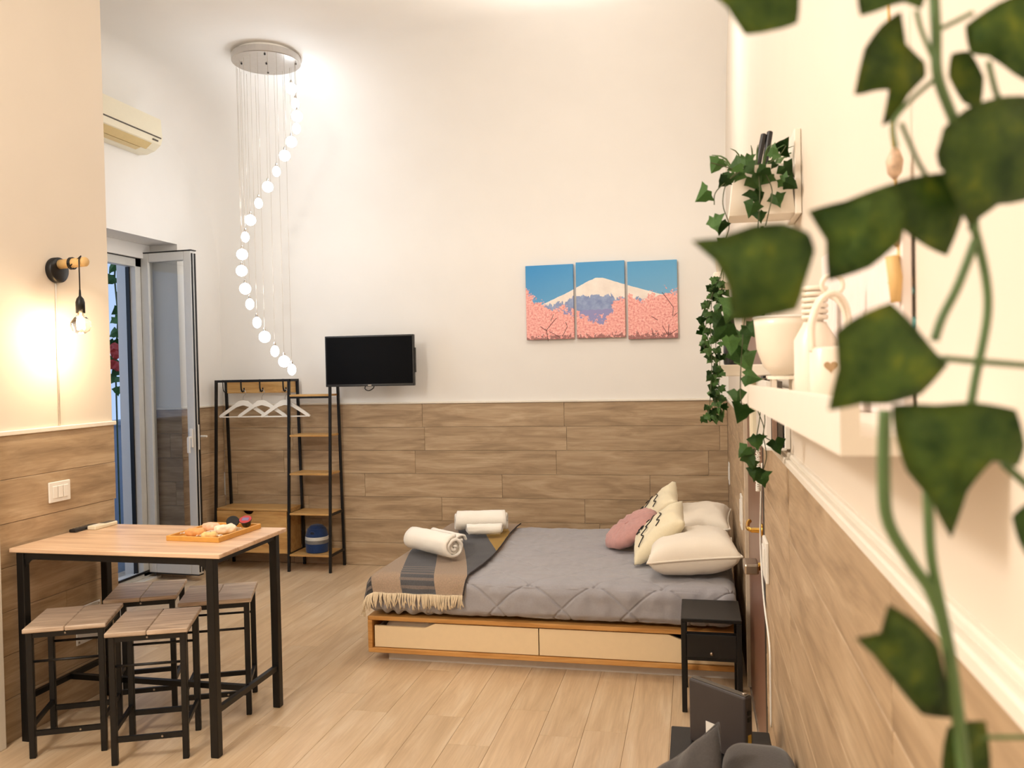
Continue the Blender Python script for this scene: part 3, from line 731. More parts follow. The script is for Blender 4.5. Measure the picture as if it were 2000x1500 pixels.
bm = B(); tube(bm, [(0.02*math.cos(a), -0.084-0.002*abs(math.sin(a)), 0.165+0.016*math.sin(a)) for a in [2*PI*k/16 for k in range(16)]], 0.005, 8, closed=True); obj('handle_ring', bm, navy, t, True)
bm = B(); lathe(bm, [(0, 0), (0.018, 0), (0.018, 0.003), (0, 0.003)], 16, axis_m((0, -0.083, 0.165), (0, -1, 0))); obj('handle_hole', bm, 'blackplastic', t)

# ------------------------------------------------------------------ television
TYV = 6.37; tl, tr, br_ = onY(638, 658, TYV), onY(807, 655, TYV), onY(808, 751, TYV)
c = (tl+br_)/2; W = tr.x-tl.x+0.002; Hh = 0.412
t = thing('television', 'flat black television mounted on the wall above the rack', 'television', (c.x, TYV, c.z-0.003), math.radians(3.5))
bm = B(); box(bm, (-W/2, -0.012, -Hh/2), (W/2, 0.028, Hh/2), 0.005); obj('bezel', bm, 'blackplastic', t)
bm = B(); box(bm, (-W/2+0.012, -0.014, -Hh/2+0.02), (W/2-0.012, -0.011, Hh/2-0.012)); obj('screen', bm, plain('dark_screen', S(3, 3, 5), 0.55, spec=0.08), t)
bm = B(); box(bm, (-0.2, 0.028, -0.15), (0.2, 0.05, 0.12), 0.006); box(bm, (W/2-0.03, 0.005, -0.1), (W/2+0.008, 0.03, 0.1), 0.003); obj('rear_shell', bm, 'blackplastic', t)
bm = B(); bar(bm, (0, 0.05, 0), (0.0, 0.31, 0.0), 0.06, 0.08); obj('wall_bracket', bm, 'black', t)
bm = B(); tube(bm, spline([(-0.04, 0.01, -Hh/2+0.01), (-0.045, 0.0, -Hh/2-0.02), (-0.01, -0.01, -Hh/2-0.035), (0.025, 0.0, -Hh/2-0.015), (0.03, 0.01, -Hh/2+0.01)], 5), 0.004, 8); obj('cable_loop', bm, 'black', t, True)
bm = B(); box(bm, (-0.014, -0.0145, -Hh/2+0.006), (0.014, -0.0115, -Hh/2+0.013)); obj('maker_mark', bm, 'steel', t)

# ------------------------------------------------------------------ three canvas panels
def fuji():
    k = NT('printed_mountain_and_blossom'); uv = k.t.nodes.new('ShaderNodeUVMap').outputs[0]
    sep = k.t.nodes.new('ShaderNodeSeparateXYZ'); k.put(sep.inputs[0], uv); u, v = sep.outputs[0], sep.outputs[1]
    V = lambda x: (x, x, x, 1)
    uvs = k.mapping(uv, (2.0, 1, 1))
    nz = lambda sc, d=4: k.noise(uvs, sc, d, 0.6)
    sky = k.mix(u, k.mix(v, S(120, 178, 214), S(64, 146, 206)), k.mix(v, S(150, 194, 220), S(100, 168, 212)))
    mh = k.ramp(u, [(0.0, V(0.40)), (0.12, V(0.50)), (0.30, V(0.66)), (0.42, V(0.785)), (0.475, V(0.83)), (0.52, V(0.825)), (0.57, V(0.79)), (0.70, V(0.70)), (0.88, V(0.585)), (1.0, V(0.54))])
    mask = k.math('LESS_THAN', v, k.math('ADD', mh, k.math('MULTIPLY', k.math('SUBTRACT', nz(14), 0.5), 0.02)))
    streak = k.noise(k.mapping(uv, (26, 3.5, 1)), 1.0, 4, 0.6, 0.4)
    snowl = k.ramp(u, [(0.0, V(0.45)), (0.2, V(0.50)), (0.36, V(0.60)), (0.5, V(0.60)), (0.62, V(0.56)), (0.8, V(0.50)), (1.0, V(0.45))])
    snow = k.math('GREATER_THAN', v, k.math('ADD', snowl, k.math('MULTIPLY', k.math('SUBTRACT', streak, 0.5), 0.30)))
    rock = k.ramp(nz(9), [(0.3, S(120, 138, 184)), (0.6, S(156, 172, 206)), (0.8, S(182, 176, 206))])
    mcol = k.mix(snow, rock, k.ramp(nz(5), [(0.3, S(236, 224, 214)), (0.7, S(250, 242, 232))]))
    col = k.mix(mask, sky, mcol)
    low = k.math('LESS_THAN', v, k.math('ADD', 0.36, k.math('MULTIPLY', nz(6), 0.08))); col = k.mix(low, col, S(150, 150, 196))
    ph = k.ramp(u, [(0.0, V(0.72)), (0.035, V(0.66)), (0.09, V(0.50)), (0.22, V(0.44)), (0.33, V(0.40)), (0.40, V(0.27)), (0.52, V(0.26)), (0.58, V(0.42)), (0.68, V(0.58)), (0.78, V(0.48)), (0.90, V(0.62)), (1.0, V(0.60))])
    pk = k.math('LESS_THAN', v, k.math('ADD', ph, k.math('ADD', k.math('MULTIPLY', k.math('SUBTRACT', nz(7, 6), 0.5), 0.55), k.math('MULTIPLY', k.math('SUBTRACT', nz(45, 3), 0.5), 0.20))))
    pink = k.ramp(nz(38, 5), [(0.30, S(214, 128, 126)), (0.48, S(244, 172, 164)), (0.68, S(255, 208, 198))])
    col = k.mix(pk, col, pink)
    dk = k.math('LESS_THAN', v, k.math('MULTIPLY', k.math('SUBTRACT', nz(24, 5), 0.36), 0.40)); col = k.mix(k.math('MULTIPLY', dk, 0.7), col, S(110, 72, 74))
    return k.base(col, 0.6, 0, 0.3)
fm = fuji()
brn = plain('printed_branch', S(92, 58, 58), 0.7)
PX = [((1026.5, 520), (1122, 661.5), 'left'), ((1124.5, 513), (1222, 658.5), 'middle'), ((1225, 511.5), (1324.5, 660), 'right')]
LBL = {'left': 'lowest left canvas panel of the snowy mountain triptych', 'middle': 'middle canvas panel showing the snowy mountain peak', 'right': 'right canvas panel of the triptych with blossom branches'}
u0 = onY(1026.5, 600, YB-0.02).x; u1 = onY(1324.5, 600, YB-0.02).x; vb, vt = 1.865, 2.46
BR = {'left': [[(0.15, 0.0), (0.14, 0.15), (0.13, 0.17)], [(0.14, 0.14), (0.10, 0.20)], [(0.14, 0.15), (0.19, 0.27), (0.21, 0.31)], [(0.16, 0.13), (0.23, 0.05)], [(0.25, 0.07), (0.28, 0.19), (0.27, 0.25)], [(0.17, 0.27), (0.19, 0.36)]],
      'middle': [], 'right': [[(0.935, 0.03), (0.94, 0.18)], [(0.93, 0.05), (0.90, 0.16)], [(0.94, 0.04), (0.995, 0.11)], [(0.965, 0.28), (0.97, 0.40), (0.93, 0.52), (0.90, 0.60)], [(0.83, 0.29), (0.87, 0.24)], [(0.97, 0.28), (0.995, 0.33)], [(0.84, 0.04), (0.83, 0.13)]]}
for (a, b, key) in PX:
    A = onY(a[0], a[1], YB-0.02); C = onY(b[0], b[1], YB-0.02)
    t = thing('canvas_panel', LBL[key], 'picture', (A.x, YB-0.012, C.z), group='mountain triptych panels')
    bm = B(); uvl = bm.loops.layers.uv.new('UVMap'); box(bm, (A.x, YB-0.03, C.z), (C.x, YB-0.012+0.011, A.z), 0.0015)
    for f in bm.faces:
        for l in f.loops: l[uvl].uv = ((l.vert.co.x-u0)/(u1-u0), (l.vert.co.z-vb)/(vt-vb))
    cn = wpart('canvas', bm, fm, t)
    for pl in BR[key]:
        bm = B(); tube(bm, [(u0+(u1-u0)*p, YB-0.0302, vb+(vt-vb)*q) for p, q in pl], 0.0022, 5); wpart('branch_print', bm, brn, cn)

# ------------------------------------------------------------------ air conditioner
t = thing('air_conditioner', 'ivory split air conditioner high on the balcony wall', 'air conditioner', (XW, 5.2, 3.3))
ya, yb2 = 4.80, 5.63
prof = [(XW-0.012, 3.325), (XW-0.012, 3.60), (-3.98, 3.605), (-3.895, 3.575), (-3.885, 3.43), (-3.90, 3.385), (-3.95, 3.345), (-4.02, 3.322)]
bm = B(); prism(bm, [(x, ya, z) for x, z in prof], (0, yb2-ya, 0)); wpart('casing', bm, 'acwhite', t)
bm = B(); box(bm, (-3.896, ya, 3.425), (-3.880, yb2-0.02, 3.433)); wpart('panel_gap', bm, 'greydark', t)
bm = B(); prism(bm, [(x, ya, z) for x, z in [(-3.905, 3.376), (-3.955, 3.337), (-3.965, 3.339), (-3.912, 3.380)]], (0, yb2-ya-0.1, 0)); wpart('air_vane', bm, 'acvane', t)
bm = B(); prism(bm, [(x, ya, z) for x, z in [(-3.958, 3.334), (-4.0, 3.322), (-4.0, 3.326), (-3.962, 3.338)]], (0, yb2-ya-0.16, 0)); wpart('air_vane', bm, 'acvane', t)
bm = B(); box(bm, (-3.892, yb2-0.11, 3.398), (-3.884, yb2-0.05, 3.408), 0.001); wpart('display', bm, 'greydark', t)

# ------------------------------------------------------------------ wall lamp
bp = Vector((XL-0.012, 3.555, 2.18))
t = thing('wall_lamp', 'black wall lamp with wooden peg and glowing hanging bulb', 'wall lamp', bp)
bm = B(); lathe(bm, [(0, 0), (0.060, 0), (0.062, 0.004), (0.062, 0.030), (0.058, 0.034), (0, 0.034)], 40, axis_m(bp, (1, 0, 0))); wpart('wall_disc', bm, 'black', t, True)
pg = bp+Vector((0.034, 0.0, 0.028))
bm = B(); lathe(bm, [(0, 0), (0.023, 0), (0.023, 0.160), (0.021, 0.164), (0, 0.164)], 20, axis_m(pg, (1, -0.12, 0.02))); wpart('peg', bm, 'pegwood', t, True)
e = pg+Vector((0.145, -0.0175, 0.0))
bm = B(); loop = []
for k in range(41):
    a = k/40*2.6*2*PI; loop.append(pg+Vector((0.062+0.022*k/40, -0.008, 0))+Vector((0.004*math.sin(a*0.7), 0.0275*math.cos(a), 0.0275*math.sin(a))))
loop += [e+Vector((0, -0.014, 0.030)), e+Vector((0.0, -0.028, 0.012)), e+Vector((0, -0.028, -0.02)), e+Vector((0, -0.028, -0.165))]
tube(bm, loop, 0.0032, 8); wpart('flex', bm, 'black', t, True)
sp = e+Vector((0, -0.028, -0.165))
bm = B(); lathe(bm, [(0.004, 0.03), (0.006, 0.0), (0.016, -0.012), (0.021, -0.03), (0.021, -0.082), (0, -0.082)], 24, Matrix.Translation(sp)); wpart('socket', bm, 'black', t, True)
bc = sp+Vector((0, 0, -0.135))
bm = B(); lathe(bm, [(0.013, 0.055), (0.014, 0.045), (0.030, 0.030), (0.045, 0.008), (0.047, -0.008), (0.038, -0.032), (0.02, -0.045), (0, -0.048)], 28, Matrix.Translation(bc)); wpart('bulb', bm, 'bulbglass', t, True)
bm = B(); tube(bm, [bc+Vector((0.010*math.cos(a), 0.010*math.sin(a), 0.022-0.04*abs(math.sin(a*1.5)))) for a in [2*PI*k/36 for k in range(37)]], 0.0028, 6); wpart('filament', bm, 'filament', t, True)
bm = B(); tube(bm, [bp+Vector((0.006, 0.0, -0.06)), Vector((XL-0.006, 3.553, 1.9)), Vector((XL-0.006, 3.553, 1.41))], 0.004, 6); wpart('wall_flex', bm, 'tan_paint', t, True)
pl = bpy.data.lights.new('bulb_glow', 'POINT'); pl.energy = 9; pl.color = (1.0, 0.78, 0.50); pl.shadow_soft_size = 0.02
po = bpy.data.objects.new('bulb_glow', pl); COL.objects.link(po); po.location = bc+Vector((0.0, 0, -0.06))

# ------------------------------------------------------------------ chandelier
cc = Vector((-3.0, 5.6, 3.90)); CR = 0.243
ch = thing('chandelier', 'spiral chandelier of lit glass balls hanging from round canopy', 'chandelier', (cc.x, cc.y, HC))
bm = B(); lathe(bm, [(0, 0), (CR-0.004, 0), (CR, 0.004), (CR, 0.048), (0, 0.048)], 64, Matrix.Translation(cc)); cp = wpart('canopy', bm, 'chrome', ch)
bm = B(); lathe(bm, [(0, 0), (CR-0.03, 0), (CR-0.03, 0.025), (0, 0.025)], 48, Matrix.Translation(cc+Vector((0, 0, 0.048)))); wpart('canopy_mount', bm, 'whiteplastic', ch)
for dx, dy in ((-0.17, -0.05), (0, 0), (0.08, -0.17), (-0.08, 0.17), (0.2, 0.06)):
    bm = B(); lathe(bm, [(0.007, 0), (0.006, -0.008), (0, -0.009)], 10, Matrix.Translation(cc+Vector((dx, dy, 0)))); wpart('cap_nut', bm, 'blackplastic', cp)
BALL = [(569, 173, 1), (577, 203, 0), (580, 227, 1), (579, 251, 0), (569, 277, 1), (556, 304, 1), (540, 335, 0), (523, 365, 1), (505, 397, 0), (489, 430, 1), (479, 463, 0),
        (473, 497, 1), (472, 529, 1), (479, 564, 1), (488, 594, 0), (502, 630, 0), (517, 658, 1), (537, 686, 0), (555, 706, 1), (570, 722, 0)]
for i, (px, py, big) in enumerate(BALL):
    f = (px-526)/54.0; f = max(-1, min(1, f)); depth = math.sqrt(max(0, 1-f*f))*0.21*(1 if i < 12 else -1)
    p = onY(px, py, cc.y+depth)
    bm = B(); tube(bm, [(p.x, p.y, p.z+0.055), (p.x, p.y, cc.z)], 0.0011, 5); w_ = wpart('suspension_wire', bm, 'steel', ch)
    bm = B(); lathe(bm, [(0.004, 0.02), (0.008, 0.01), (0.009, -0.012), (0, -0.012)], 10, Matrix.Translation((p.x, p.y, p.z+0.046))); wpart('ball_cap', bm, 'chrome', ch, True)
    bm = B(); r0 = 0.040 if big else 0.029; st_ = 1.0 if big else 1.35
    bmesh.ops.create_icosphere(bm, subdivisions=3, radius=r0, matrix=Matrix.Translation(p) @ Matrix.Diagonal((1, 1, st_, 1)))
    wpart('glass_ball', bm, 'ledball', ch, True)

# ------------------------------------------------------------------ tall table
tb = thing('bar_table', 'tall light wood table with black steel frame', 'table', (-2.52, 3.5, 0))
tx0, tx1, ty0, ty1, tz = -3.045, -1.99, 3.195, 3.80, 0.885
bm = B(); box(bm, (tx0, ty0, tz-0.020), (tx1, ty1, tz), 0.004); wpart('tabletop', bm, 'tabletop', tb)
lx0, lx1, ly0, ly1 = tx0+0.045, tx1-0.055, ty0+0.03, ty1-0.03
for x in (lx0, lx1):
    for y in (ly0, ly1):
        bm = B(); box(bm, (x-0.019, y-0.019, 0), (x+0.019, y+0.019, tz-0.02), 0.003); wpart('leg', bm, 'black', tb)
for y in (ly0, ly1):
    bm = B(); box(bm, (lx0, y-0.012, tz-0.052), (lx1, y+0.012, tz-0.02)); wpart('apron_rail', bm, 'black', tb)
    for x, s in ((lx0, 1), (lx1, -1)):
        bm = B(); poly = [(x+s*0.018, y-0.008, tz-0.052), (x+s*0.07, y-0.008, tz-0.052)]+[(x+s*(0.07-0.052*math.sin(a)), y-0.008, tz-0.104+0.052*math.cos(a)) for a in [PI/2*k/6 for k in range(1, 7)]]
        prism(bm, poly, (0, 0.016, 0)); wpart('gusset', bm, 'black', tb)
for x in (lx0, lx1):
    bm = B(); box(bm, (x-0.012, ly0, tz-0.052), (x+0.012, ly1, tz-0.02)); wpart('apron_rail', bm, 'black', tb)
    bm = B(); box(bm, (x-0.011, ly0, 0.185), (x+0.011, ly1, 0.21)); wpart('side_stretcher', bm, 'black', tb)
bm = B(); box(bm, (lx0, (ly0+ly1)/2-0.012, 0.185), (lx1, (ly0+ly1)/2+0.012, 0.21)); wpart('long_stretcher', bm, 'black', tb)

# stools
def make_stool():
    t = thing('bar_stool', 'x', 'stool', group='backless stools under the tall table')
    w, d, h = 0.335, 0.335, 0.57
    for k, (a, b) in enumerate(((-w/2, -0.001), (0.001, w/2))):
        bm = B(); box(bm, (a, -d/2, h-0.020), (b, d/2, h), 0.003)
        o = obj('seat_plank', bm, 'stoolwood', t)
    q = w/2-0.024
    for x in (-q, q):
        for y in (-q, q):
            bm = B(); box(bm, (x-0.0125, y-0.0125, 0), (x+0.0125, y+0.0125, h-0.02), 0.002); obj('leg', bm, 'black', t)
    for s in (-q, q):
        bm = B(); box(bm, (-q, s-0.008, h-0.045), (q, s+0.008, h-0.02)); obj('seat_rail', bm, 'black', t)
        bm = B(); box(bm, (s-0.008, -q, h-0.045), (s+0.008, q, h-0.02)); obj('seat_rail', bm, 'black', t)
        bm = B(); box(bm, (-q, s-0.007, 0.095), (q, s+0.007, 0.118)); obj('stretcher', bm, 'black', t)
        bm = B(); box(bm, (s-0.007, -q, 0.13), (s+0.007, q, 0.15)); obj('stretcher', bm, 'black', t)
        bm = B(); tube(bm, [(-q, s, h-0.15), (q, s, h-0.15)], 0.006, 8); obj('upper_bar', bm, 'black', t, True)
    bm = B(); lathe(bm, [(0.005, 0), (0.004, 0.004), (0, 0.005)], 10, axis_m((0.05, -q-0.007, 0.107), (0, -1, 0))); obj('screw', bm, 'steel', t)
    bm = B(); lathe(bm, [(0.005, 0), (0.004, 0.004), (0, 0.005)], 10, axis_m((0.0, -q-0.008, h-0.032), (0, -1, 0))); obj('screw', bm, 'steel', t)
    return t
def copy_tree(o, parent=None):
    c = o.copy(); COL.objects.link(c); c.parent = parent
    for ch_ in o.children: copy_tree(ch_, c)
    return c
st0 = make_stool()
SP = [(-2.770, 3.268, 25, 'front left wooden stool beside the wall cover plate'), (-2.36, 3.27, 23, 'frontmost wooden stool, nearest the front right table leg'),
      (-2.735, 3.73, 25, 'rear left wooden stool below the balcony door'), (-2.33, 3.735, 24, 'rear right wooden stool behind the table leg')]
for i, (x, y, a, l) in enumerate(SP):
    s = st0 if i == 0 else copy_tree(st0)
    s.location = (x, y, 0); s.rotation_euler = (0, 0, math.radians(a)); s['label'] = l

# tray with snacks
t = thing('serving_tray', 'shallow bamboo tray of snacks on the tall table', 'tray', (-2.26, 3.60, tz), math.radians(-3))
bm = B(); box(bm, (-0.13, -0.165, 0), (0.13, 0.165, 0.006)); obj('base', bm, 'bamboo', t)
for lo, hi in (((-0.14, -0.175), (0.14, -0.165)), ((-0.14, 0.165), (0.14, 0.175)), ((-0.14, -0.165), (-0.13, 0.165)), ((0.13, -0.165), (0.14, 0.165))):
    bm = B(); box(bm, (*lo, 0), (*hi, 0.024), 0.002); obj('rim', bm, 'bamboo', t)
def TT(x, y): a = math.radians(-3); return Vector((-2.26+x*math.cos(a)-y*math.sin(a), 3.60+x*math.sin(a)+y*math.cos(a), tz+0.0065))
def pastry(label, x, y, s, c, wrap, rz):
    p = TT(x, y); t_ = thing('wrapped_pastry', label, 'pastry', p, rz, 'pastries on the tray')
    bm = B(); rbox(bm, (-0.045*s, -0.028*s, 0), (0.045*s, 0.028*s, 0.036*s), 0.016*s, (16, 12, 8), lambda q, n: 0.004*noise.noise(q*60))
    for v in bm.verts: v.co.z = max(v.co.z, 0.0008)
    obj('bun', bm, plain('baked_crust', c, 0.6, var=0.15, scale=40), t_, True)
    for sx in (-1, 1):
        bm = B(); vs = [bm.verts.new((sx*(0.045*s+0.022*f), (0.010+0.016*f)*g*s, 0.016*s+0.004*math.sin(f*9+g*3))) for f in (0, 0.5, 1) for g in (-1, -0.3, 0.3, 1)]
        for i in range(2):
            for j in range(3): bm.faces.new((vs[i*4+j], vs[i*4+j+1], vs[i*4+4+j+1], vs[i*4+4+j]))
        bmesh.ops.solidify(bm, geom=bm.faces[:], thickness=0.001)
        obj('wrapper_end', bm, wrap, t_)
pastry('orange baked roll at the tray left', -0.050, -0.078, 1.0, S(222, 160, 96), 'pillow', 0.3)
pastry('pink topped bun in the middle of the tray', -0.050, 0.045, 1.05, S(240, 190, 160), 'pillow', -0.5)
pastry('white iced bun towards the tray right', 0.052, 0.005, 1.1, S(246, 226, 200), 'pillow', 0.9)
pastry('flat yellow biscuit at the tray front', 0.050, -0.115, 0.8, S(236, 196, 128), 'pillow', 0.1)
def capsule(label, x, y, body, lid, rx, nm='coffee_capsule'):
    t_ = thing(nm, label, 'capsule', TT(x, y)+Vector((0, 0, 0.016)), 0, 'coffee capsules on the tray'); t_.rotation_euler = rx
    bm = B(); lathe(bm, [(0, 0), (0.016, 0), (0.020, 0.004), (0.026, 0.034), (0.031, 0.036), (0.031, 0.038), (0, 0.038)], 24); obj('cup', bm, body, t_, True)
    bm = B(); lathe(bm, [(0, 0.038), (0.029, 0.038), (0.029, 0.0395), (0, 0.0395)], 24); obj('foil_lid', bm, lid, t_)
    return t_
capsule('black coffee capsule lying beside the red lidded one', 0.020, 0.118, 'blackplastic', 'black', (math.radians(50), 0, 0.5))
c2 = capsule('coffee capsule with red printed lid at tray corner', 0.094, 0.122, 'blackplastic', plain('red_foil', S(176, 60, 66), 0.3), (math.radians(28), 0, 0.2))
bm = B(); box(bm, (-0.016, -0.010, 0.0395), (0.016, 0.012, 0.0402)); obj('lid_print', bm, plain('lid_print_violet', S(120, 110, 150), 0.4), c2)
# remotes by the wall
t = thing('remote_control', 'black remote control lying by the wall on table', 'remote control', (-3.018, 3.64, tz), math.radians(92))
bm = B(); box(bm, (-0.085, -0.020, 0), (0.085, 0.020, 0.016), 0.005); obj('body', bm, 'blackplastic', t)
for k in range(6):
    bm = B(); box(bm, (-0.07+k*0.022, -0.012, 0.016), (-0.058+k*0.022, 0.012, 0.018), 0.001); obj('button', bm, 'greydark', t)
t = thing('remote_control', 'cream air conditioner remote beside the black remote', 'remote control', (-2.965, 3.71, tz), math.radians(88))
bm = B(); box(bm, (-0.08, -0.025, 0), (0.08, 0.025, 0.020), 0.005); obj('body', bm, 'acwhite', t)
bm = B(); box(bm, (0.0, -0.018, 0.020), (0.07, 0.018, 0.0215)); obj('display', bm, 'greydark', t)
bm = B(); box(bm, (-0.06, -0.012, 0.020), (-0.035, 0.012, 0.022), 0.001); obj('button', bm, 'whiteplastic', t)
# ------------------------------------------------------------------ right hand shelf and what stands on it
SX, SY0, SY1, SZ0, SZ1 = 0.12, 0.755, 2.27, 1.570, 1.618
t = thing('wall_shelf', 'long white tray shelf on the right wall', 'shelf', (0.18, 1.5, SZ0))
bm = B(); prism(bm, [(SX, SY0, SZ0), (SX, SY0, SZ1), (SX+0.016, SY0, SZ1), (SX+0.016, SY0, SZ0+0.016)], (0, SY1-SY0, -0.021)); wpart('front_board', bm, 'shelfwhite', t)
bm = B(); prism(bm, [(SX, SY0, SZ0), (SX+0.016, SY0, SZ0+0.016), (XR+0.011, SY0, SZ0+0.016), (XR+0.011, SY0, SZ0)], (0, SY1-SY0, -0.021)); wpart('bottom_board', bm, 'shelfwhite', t)
def szy(y): return SZ0+0.0165-0.021*(y-0.03-SY0)/(SY1-SY0)
sz = szy(1.35)
# heart lantern
t = thing('heart_lantern', 'ivory tealight holder with heart cutout and arched handle', 'candle holder', (0.186, 1.245, szy(1.245)))
bm = B(); lathe(bm, [(0, 0), (0.026, 0), (0.028, 0.004), (0.028, 0.088), (0.025, 0.092), (0.023, 0.088), (0.023, 0.006), (0, 0.006)], 32); obj('cup', bm, 'ceramic', t, True)
hp_ = []
for k in range(24):
    a = 2*PI*k/24; hp_.append((0.00055*16*math.sin(a)**3, 0.00055*(13*math.cos(a)-5*math.cos(2*a)-2*math.cos(3*a)-math.cos(4*a))))
dirc = Vector((-0.14, -0.99, 0)).normalized(); sd = Vector((0.99, -0.14, 0)).normalized()
bm = B(); prism(bm, [dirc*0.0265+sd*x_+Vector((0, 0, 0.064+z_)) for x_, z_ in hp_], dirc*0.0025); obj('heart', bm, plain('tan_heart', S(176, 144, 104), 0.6), t)
for yy in (-0.02, 0.02):
    bm = B(); tube(bm, spline([(-0.024, yy*0.4, 0.085), (-0.024, yy*0.6, 0.125), (-0.012, yy, 0.158), (0.006, yy, 0.164), (0.022, yy*0.6, 0.14), (0.025, yy*0.4, 0.085)], 6), 0.0042, 8); obj('arch_handle', bm, 'ceramic', t, True)
bm = B(); tube(bm, [(0.004+0.014*math.cos(a), 0, 0.178+0.014*math.sin(a)) for a in [2*PI*k/20 for k in range(20)]], 0.0035, 8, closed=True); obj('ring', bm, 'ceramic', t, True)
# ring neck jar
t = thing('ringed_jar', 'tall ivory jar with ringed neck behind the heart holder', 'jar', (0.196, 1.47, szy(1.47)))
prof = [(0, 0), (0.03, 0), (0.034, 0.02), (0.034, 0.11), (0.02, 0.135)]
bm = B(); lathe(bm, prof+[(0.018, 0.14)], 28); obj('body', bm, 'ceramic', t, True)
for k in range(6):
    bm = B(); tube(bm, [(0.0175*math.cos(a), 0.0175*math.sin(a), 0.148+k*0.0095) for a in [2*PI*j/24 for j in range(24)]], 0.0042, 8, closed=True); obj('neck_ring', bm, 'ceramic', t, True)
bm = B(); lathe(bm, [(0.014, 0.14), (0.014, 0.2), (0.0, 0.2)], 20); obj('neck', bm, 'ceramic', t, True)
# white bowl on an openwork stand
t = thing('bowl_stand', 'small ivory openwork stand under the white bowl', 'stand', (0.185, 1.80, szy(1.80)))
bm = B(); lathe(bm, [(0, 0.045), (0.04, 0.045), (0.04, 0.052), (0, 0.052)], 24); obj('top_disc', bm, 'ceramic', t)
for k in range(5):
    a = 2*PI*k/5; bm = B(); bar(bm, (0.034*math.cos(a), 0.034*math.sin(a), 0), (0.034*math.cos(a), 0.034*math.sin(a), 0.045), 0.009); obj('post', bm, 'ceramic', t)
bm = B(); lathe(bm, [(0.028, 0), (0.042, 0), (0.042, 0.006), (0.028, 0.006), (0.028, 0)], 24, capb=False, capt=False); obj('foot_ring', bm, 'ceramic', t)
t = thing('white_bowl', 'deep white bowl on the far part of the tray shelf', 'bowl', (0.185, 1.80, szy(1.80)+0.0525))
bm = B(); lathe(bm, [(0, 0), (0.03, 0.0), (0.048, 0.02), (0.060, 0.055), (0.064, 0.10), (0.066, 0.118), (0.063, 0.118), (0.060, 0.10), (0.055, 0.055), (0.04, 0.02), (0, 0.012)], 40); obj('body', bm, 'ceramic', t, True)
bm = B(); tube(bm, [(0.0645*math.cos(a), 0.0645*math.sin(a), 0.118) for a in [2*PI*k/40 for k in range(40)]], 0.0028, 8, closed=True); obj('rim', bm, 'whiteplastic', t, True)
# plank plaque on the wall
t = thing('wooden_plaque', 'pale pinkish white plank plaque leaning on wall over shelf', 'plaque', (XR, 1.35, sz))
pq = plain('whitewashed_plank', S(240, 226, 220), 0.6, var=0.03)
for k in range(5):
    bm = B(); y = 1.05+k*0.125; box(bm, (XR-0.004, y, sz), (XR+0.008, y+0.122, sz+0.27), 0.002); wpart('plank', bm, pq, t)
bm = B(); box(bm, (XR-0.012, 1.05, sz+0.05), (XR-0.004, 1.67, sz+0.075), 0.002); wpart('batten', bm, pq, t)
# driftwood and bead hanging
t = thing('bead_hanging', 'driftwood shell and turquoise bead hanging by the shelf', 'ornament', at(1748, 260, 0.98))
def hang(px, py, d=0.98): return at(px, py, d)
bm = B(); tube(bm, spline([hang(1735, 0), hang(1742, 230), hang(1748, 330), hang(1752, 450), hang(1765, 560), hang(1785, 640)], 6), 0.0018, 6); wpart('cord', bm, 'pegwood', t, True)
shellm = plain('banded_shell', S(206, 176, 150), 0.4, var=0.3, scale=90)
for px, py, s in ((1747, 318, 1.0), (1750, 455, 0.8)):
    bm = B(); lathe(bm, [(0, 0.022*s), (0.006*s, 0.014*s), (0.010*s, 0.002*s), (0.008*s, -0.012*s), (0, -0.022*s)], 14, Matrix.Translation(hang(px, py))); wpart('shell', bm, shellm, t, True)
for a, b, w_ in (((1742, 500), (1750, 590), 0.0075), ((1762, 490), (1772, 610), 0.006), ((1738, 548), (1752, 566), 0.004)):
    bm = B(); tube(bm, [hang(*a), (hang(*a)+hang(*b))/2+Vector((0.002, 0, 0.001)), hang(*b)], [w_, w_*1.15, w_*0.8], 8); wpart('driftwood', bm, 'pegwood', t, True)
for px, py in ((1766, 468), (1772, 568), (1784, 630)):
    bm = B(); bmesh.ops.create_icosphere(bm, subdivisions=2, radius=0.0075, matrix=Matrix.Translation(hang(px, py))); wpart('bead', bm, plain('turquoise_bead', S(120, 190, 196), 0.3), t, True)
# intercom and letter rack beyond the shelf
t = thing('intercom', 'white wall intercom handset with coiled cord beside the door', 'intercom', (XR, 2.98, 1.40))
bm = B(); box(bm, (XR-0.025, 2.90, 1.385), (XR+0.011, 2.99, 1.60), 0.006); wpart('base_plate', bm, 'whiteplastic', t)
bm = B(); box(bm, (XR-0.062, 2.925, 1.375), (XR-0.028, 2.965, 1.60), 0.010); wpart('handset', bm, 'acwhite', t)
bm = B(); cpts = []
for k in range(260):
    f = k/259; z = 1.385-0.17*math.sin(f*PI)*1.0; y = 2.94+0.06*f; a = f*2*PI*34
    cpts.append((XR-0.035+0.007*math.cos(a), y+0.007*math.sin(a), z))
tube(bm, cpts, 0.0022, 5); wpart('coiled_cord', bm, 'whiteplastic', t, True)
t = thing('letter_rack', 'white wall letter rack holding dark folders below shelf', 'letter rack', (XR, 2.3, 1.42))
bm = B(); box(bm, (XR-0.004, 2.38, 1.415), (XR+0.011, 2.84, 1.58), 0.002); wpart('back_plate', bm, 'whiteplastic', t)
bm = B(); box(bm, (XR-0.055, 2.38, 1.412), (XR, 2.84, 1.418)); wpart('tray', bm, 'whiteplastic', t)
bm = B(); box(bm, (XR-0.02, 2.39, 1.418), (XR-0.008, 2.82, 1.60)); wpart('folder', bm, 'greydark', t)
bm = B(); box(bm, (XR-0.034, 2.40, 1.418), (XR-0.022, 2.82, 1.59)); wpart('folder', bm, plain('brown_card', S(150, 120, 100), 0.7), t)
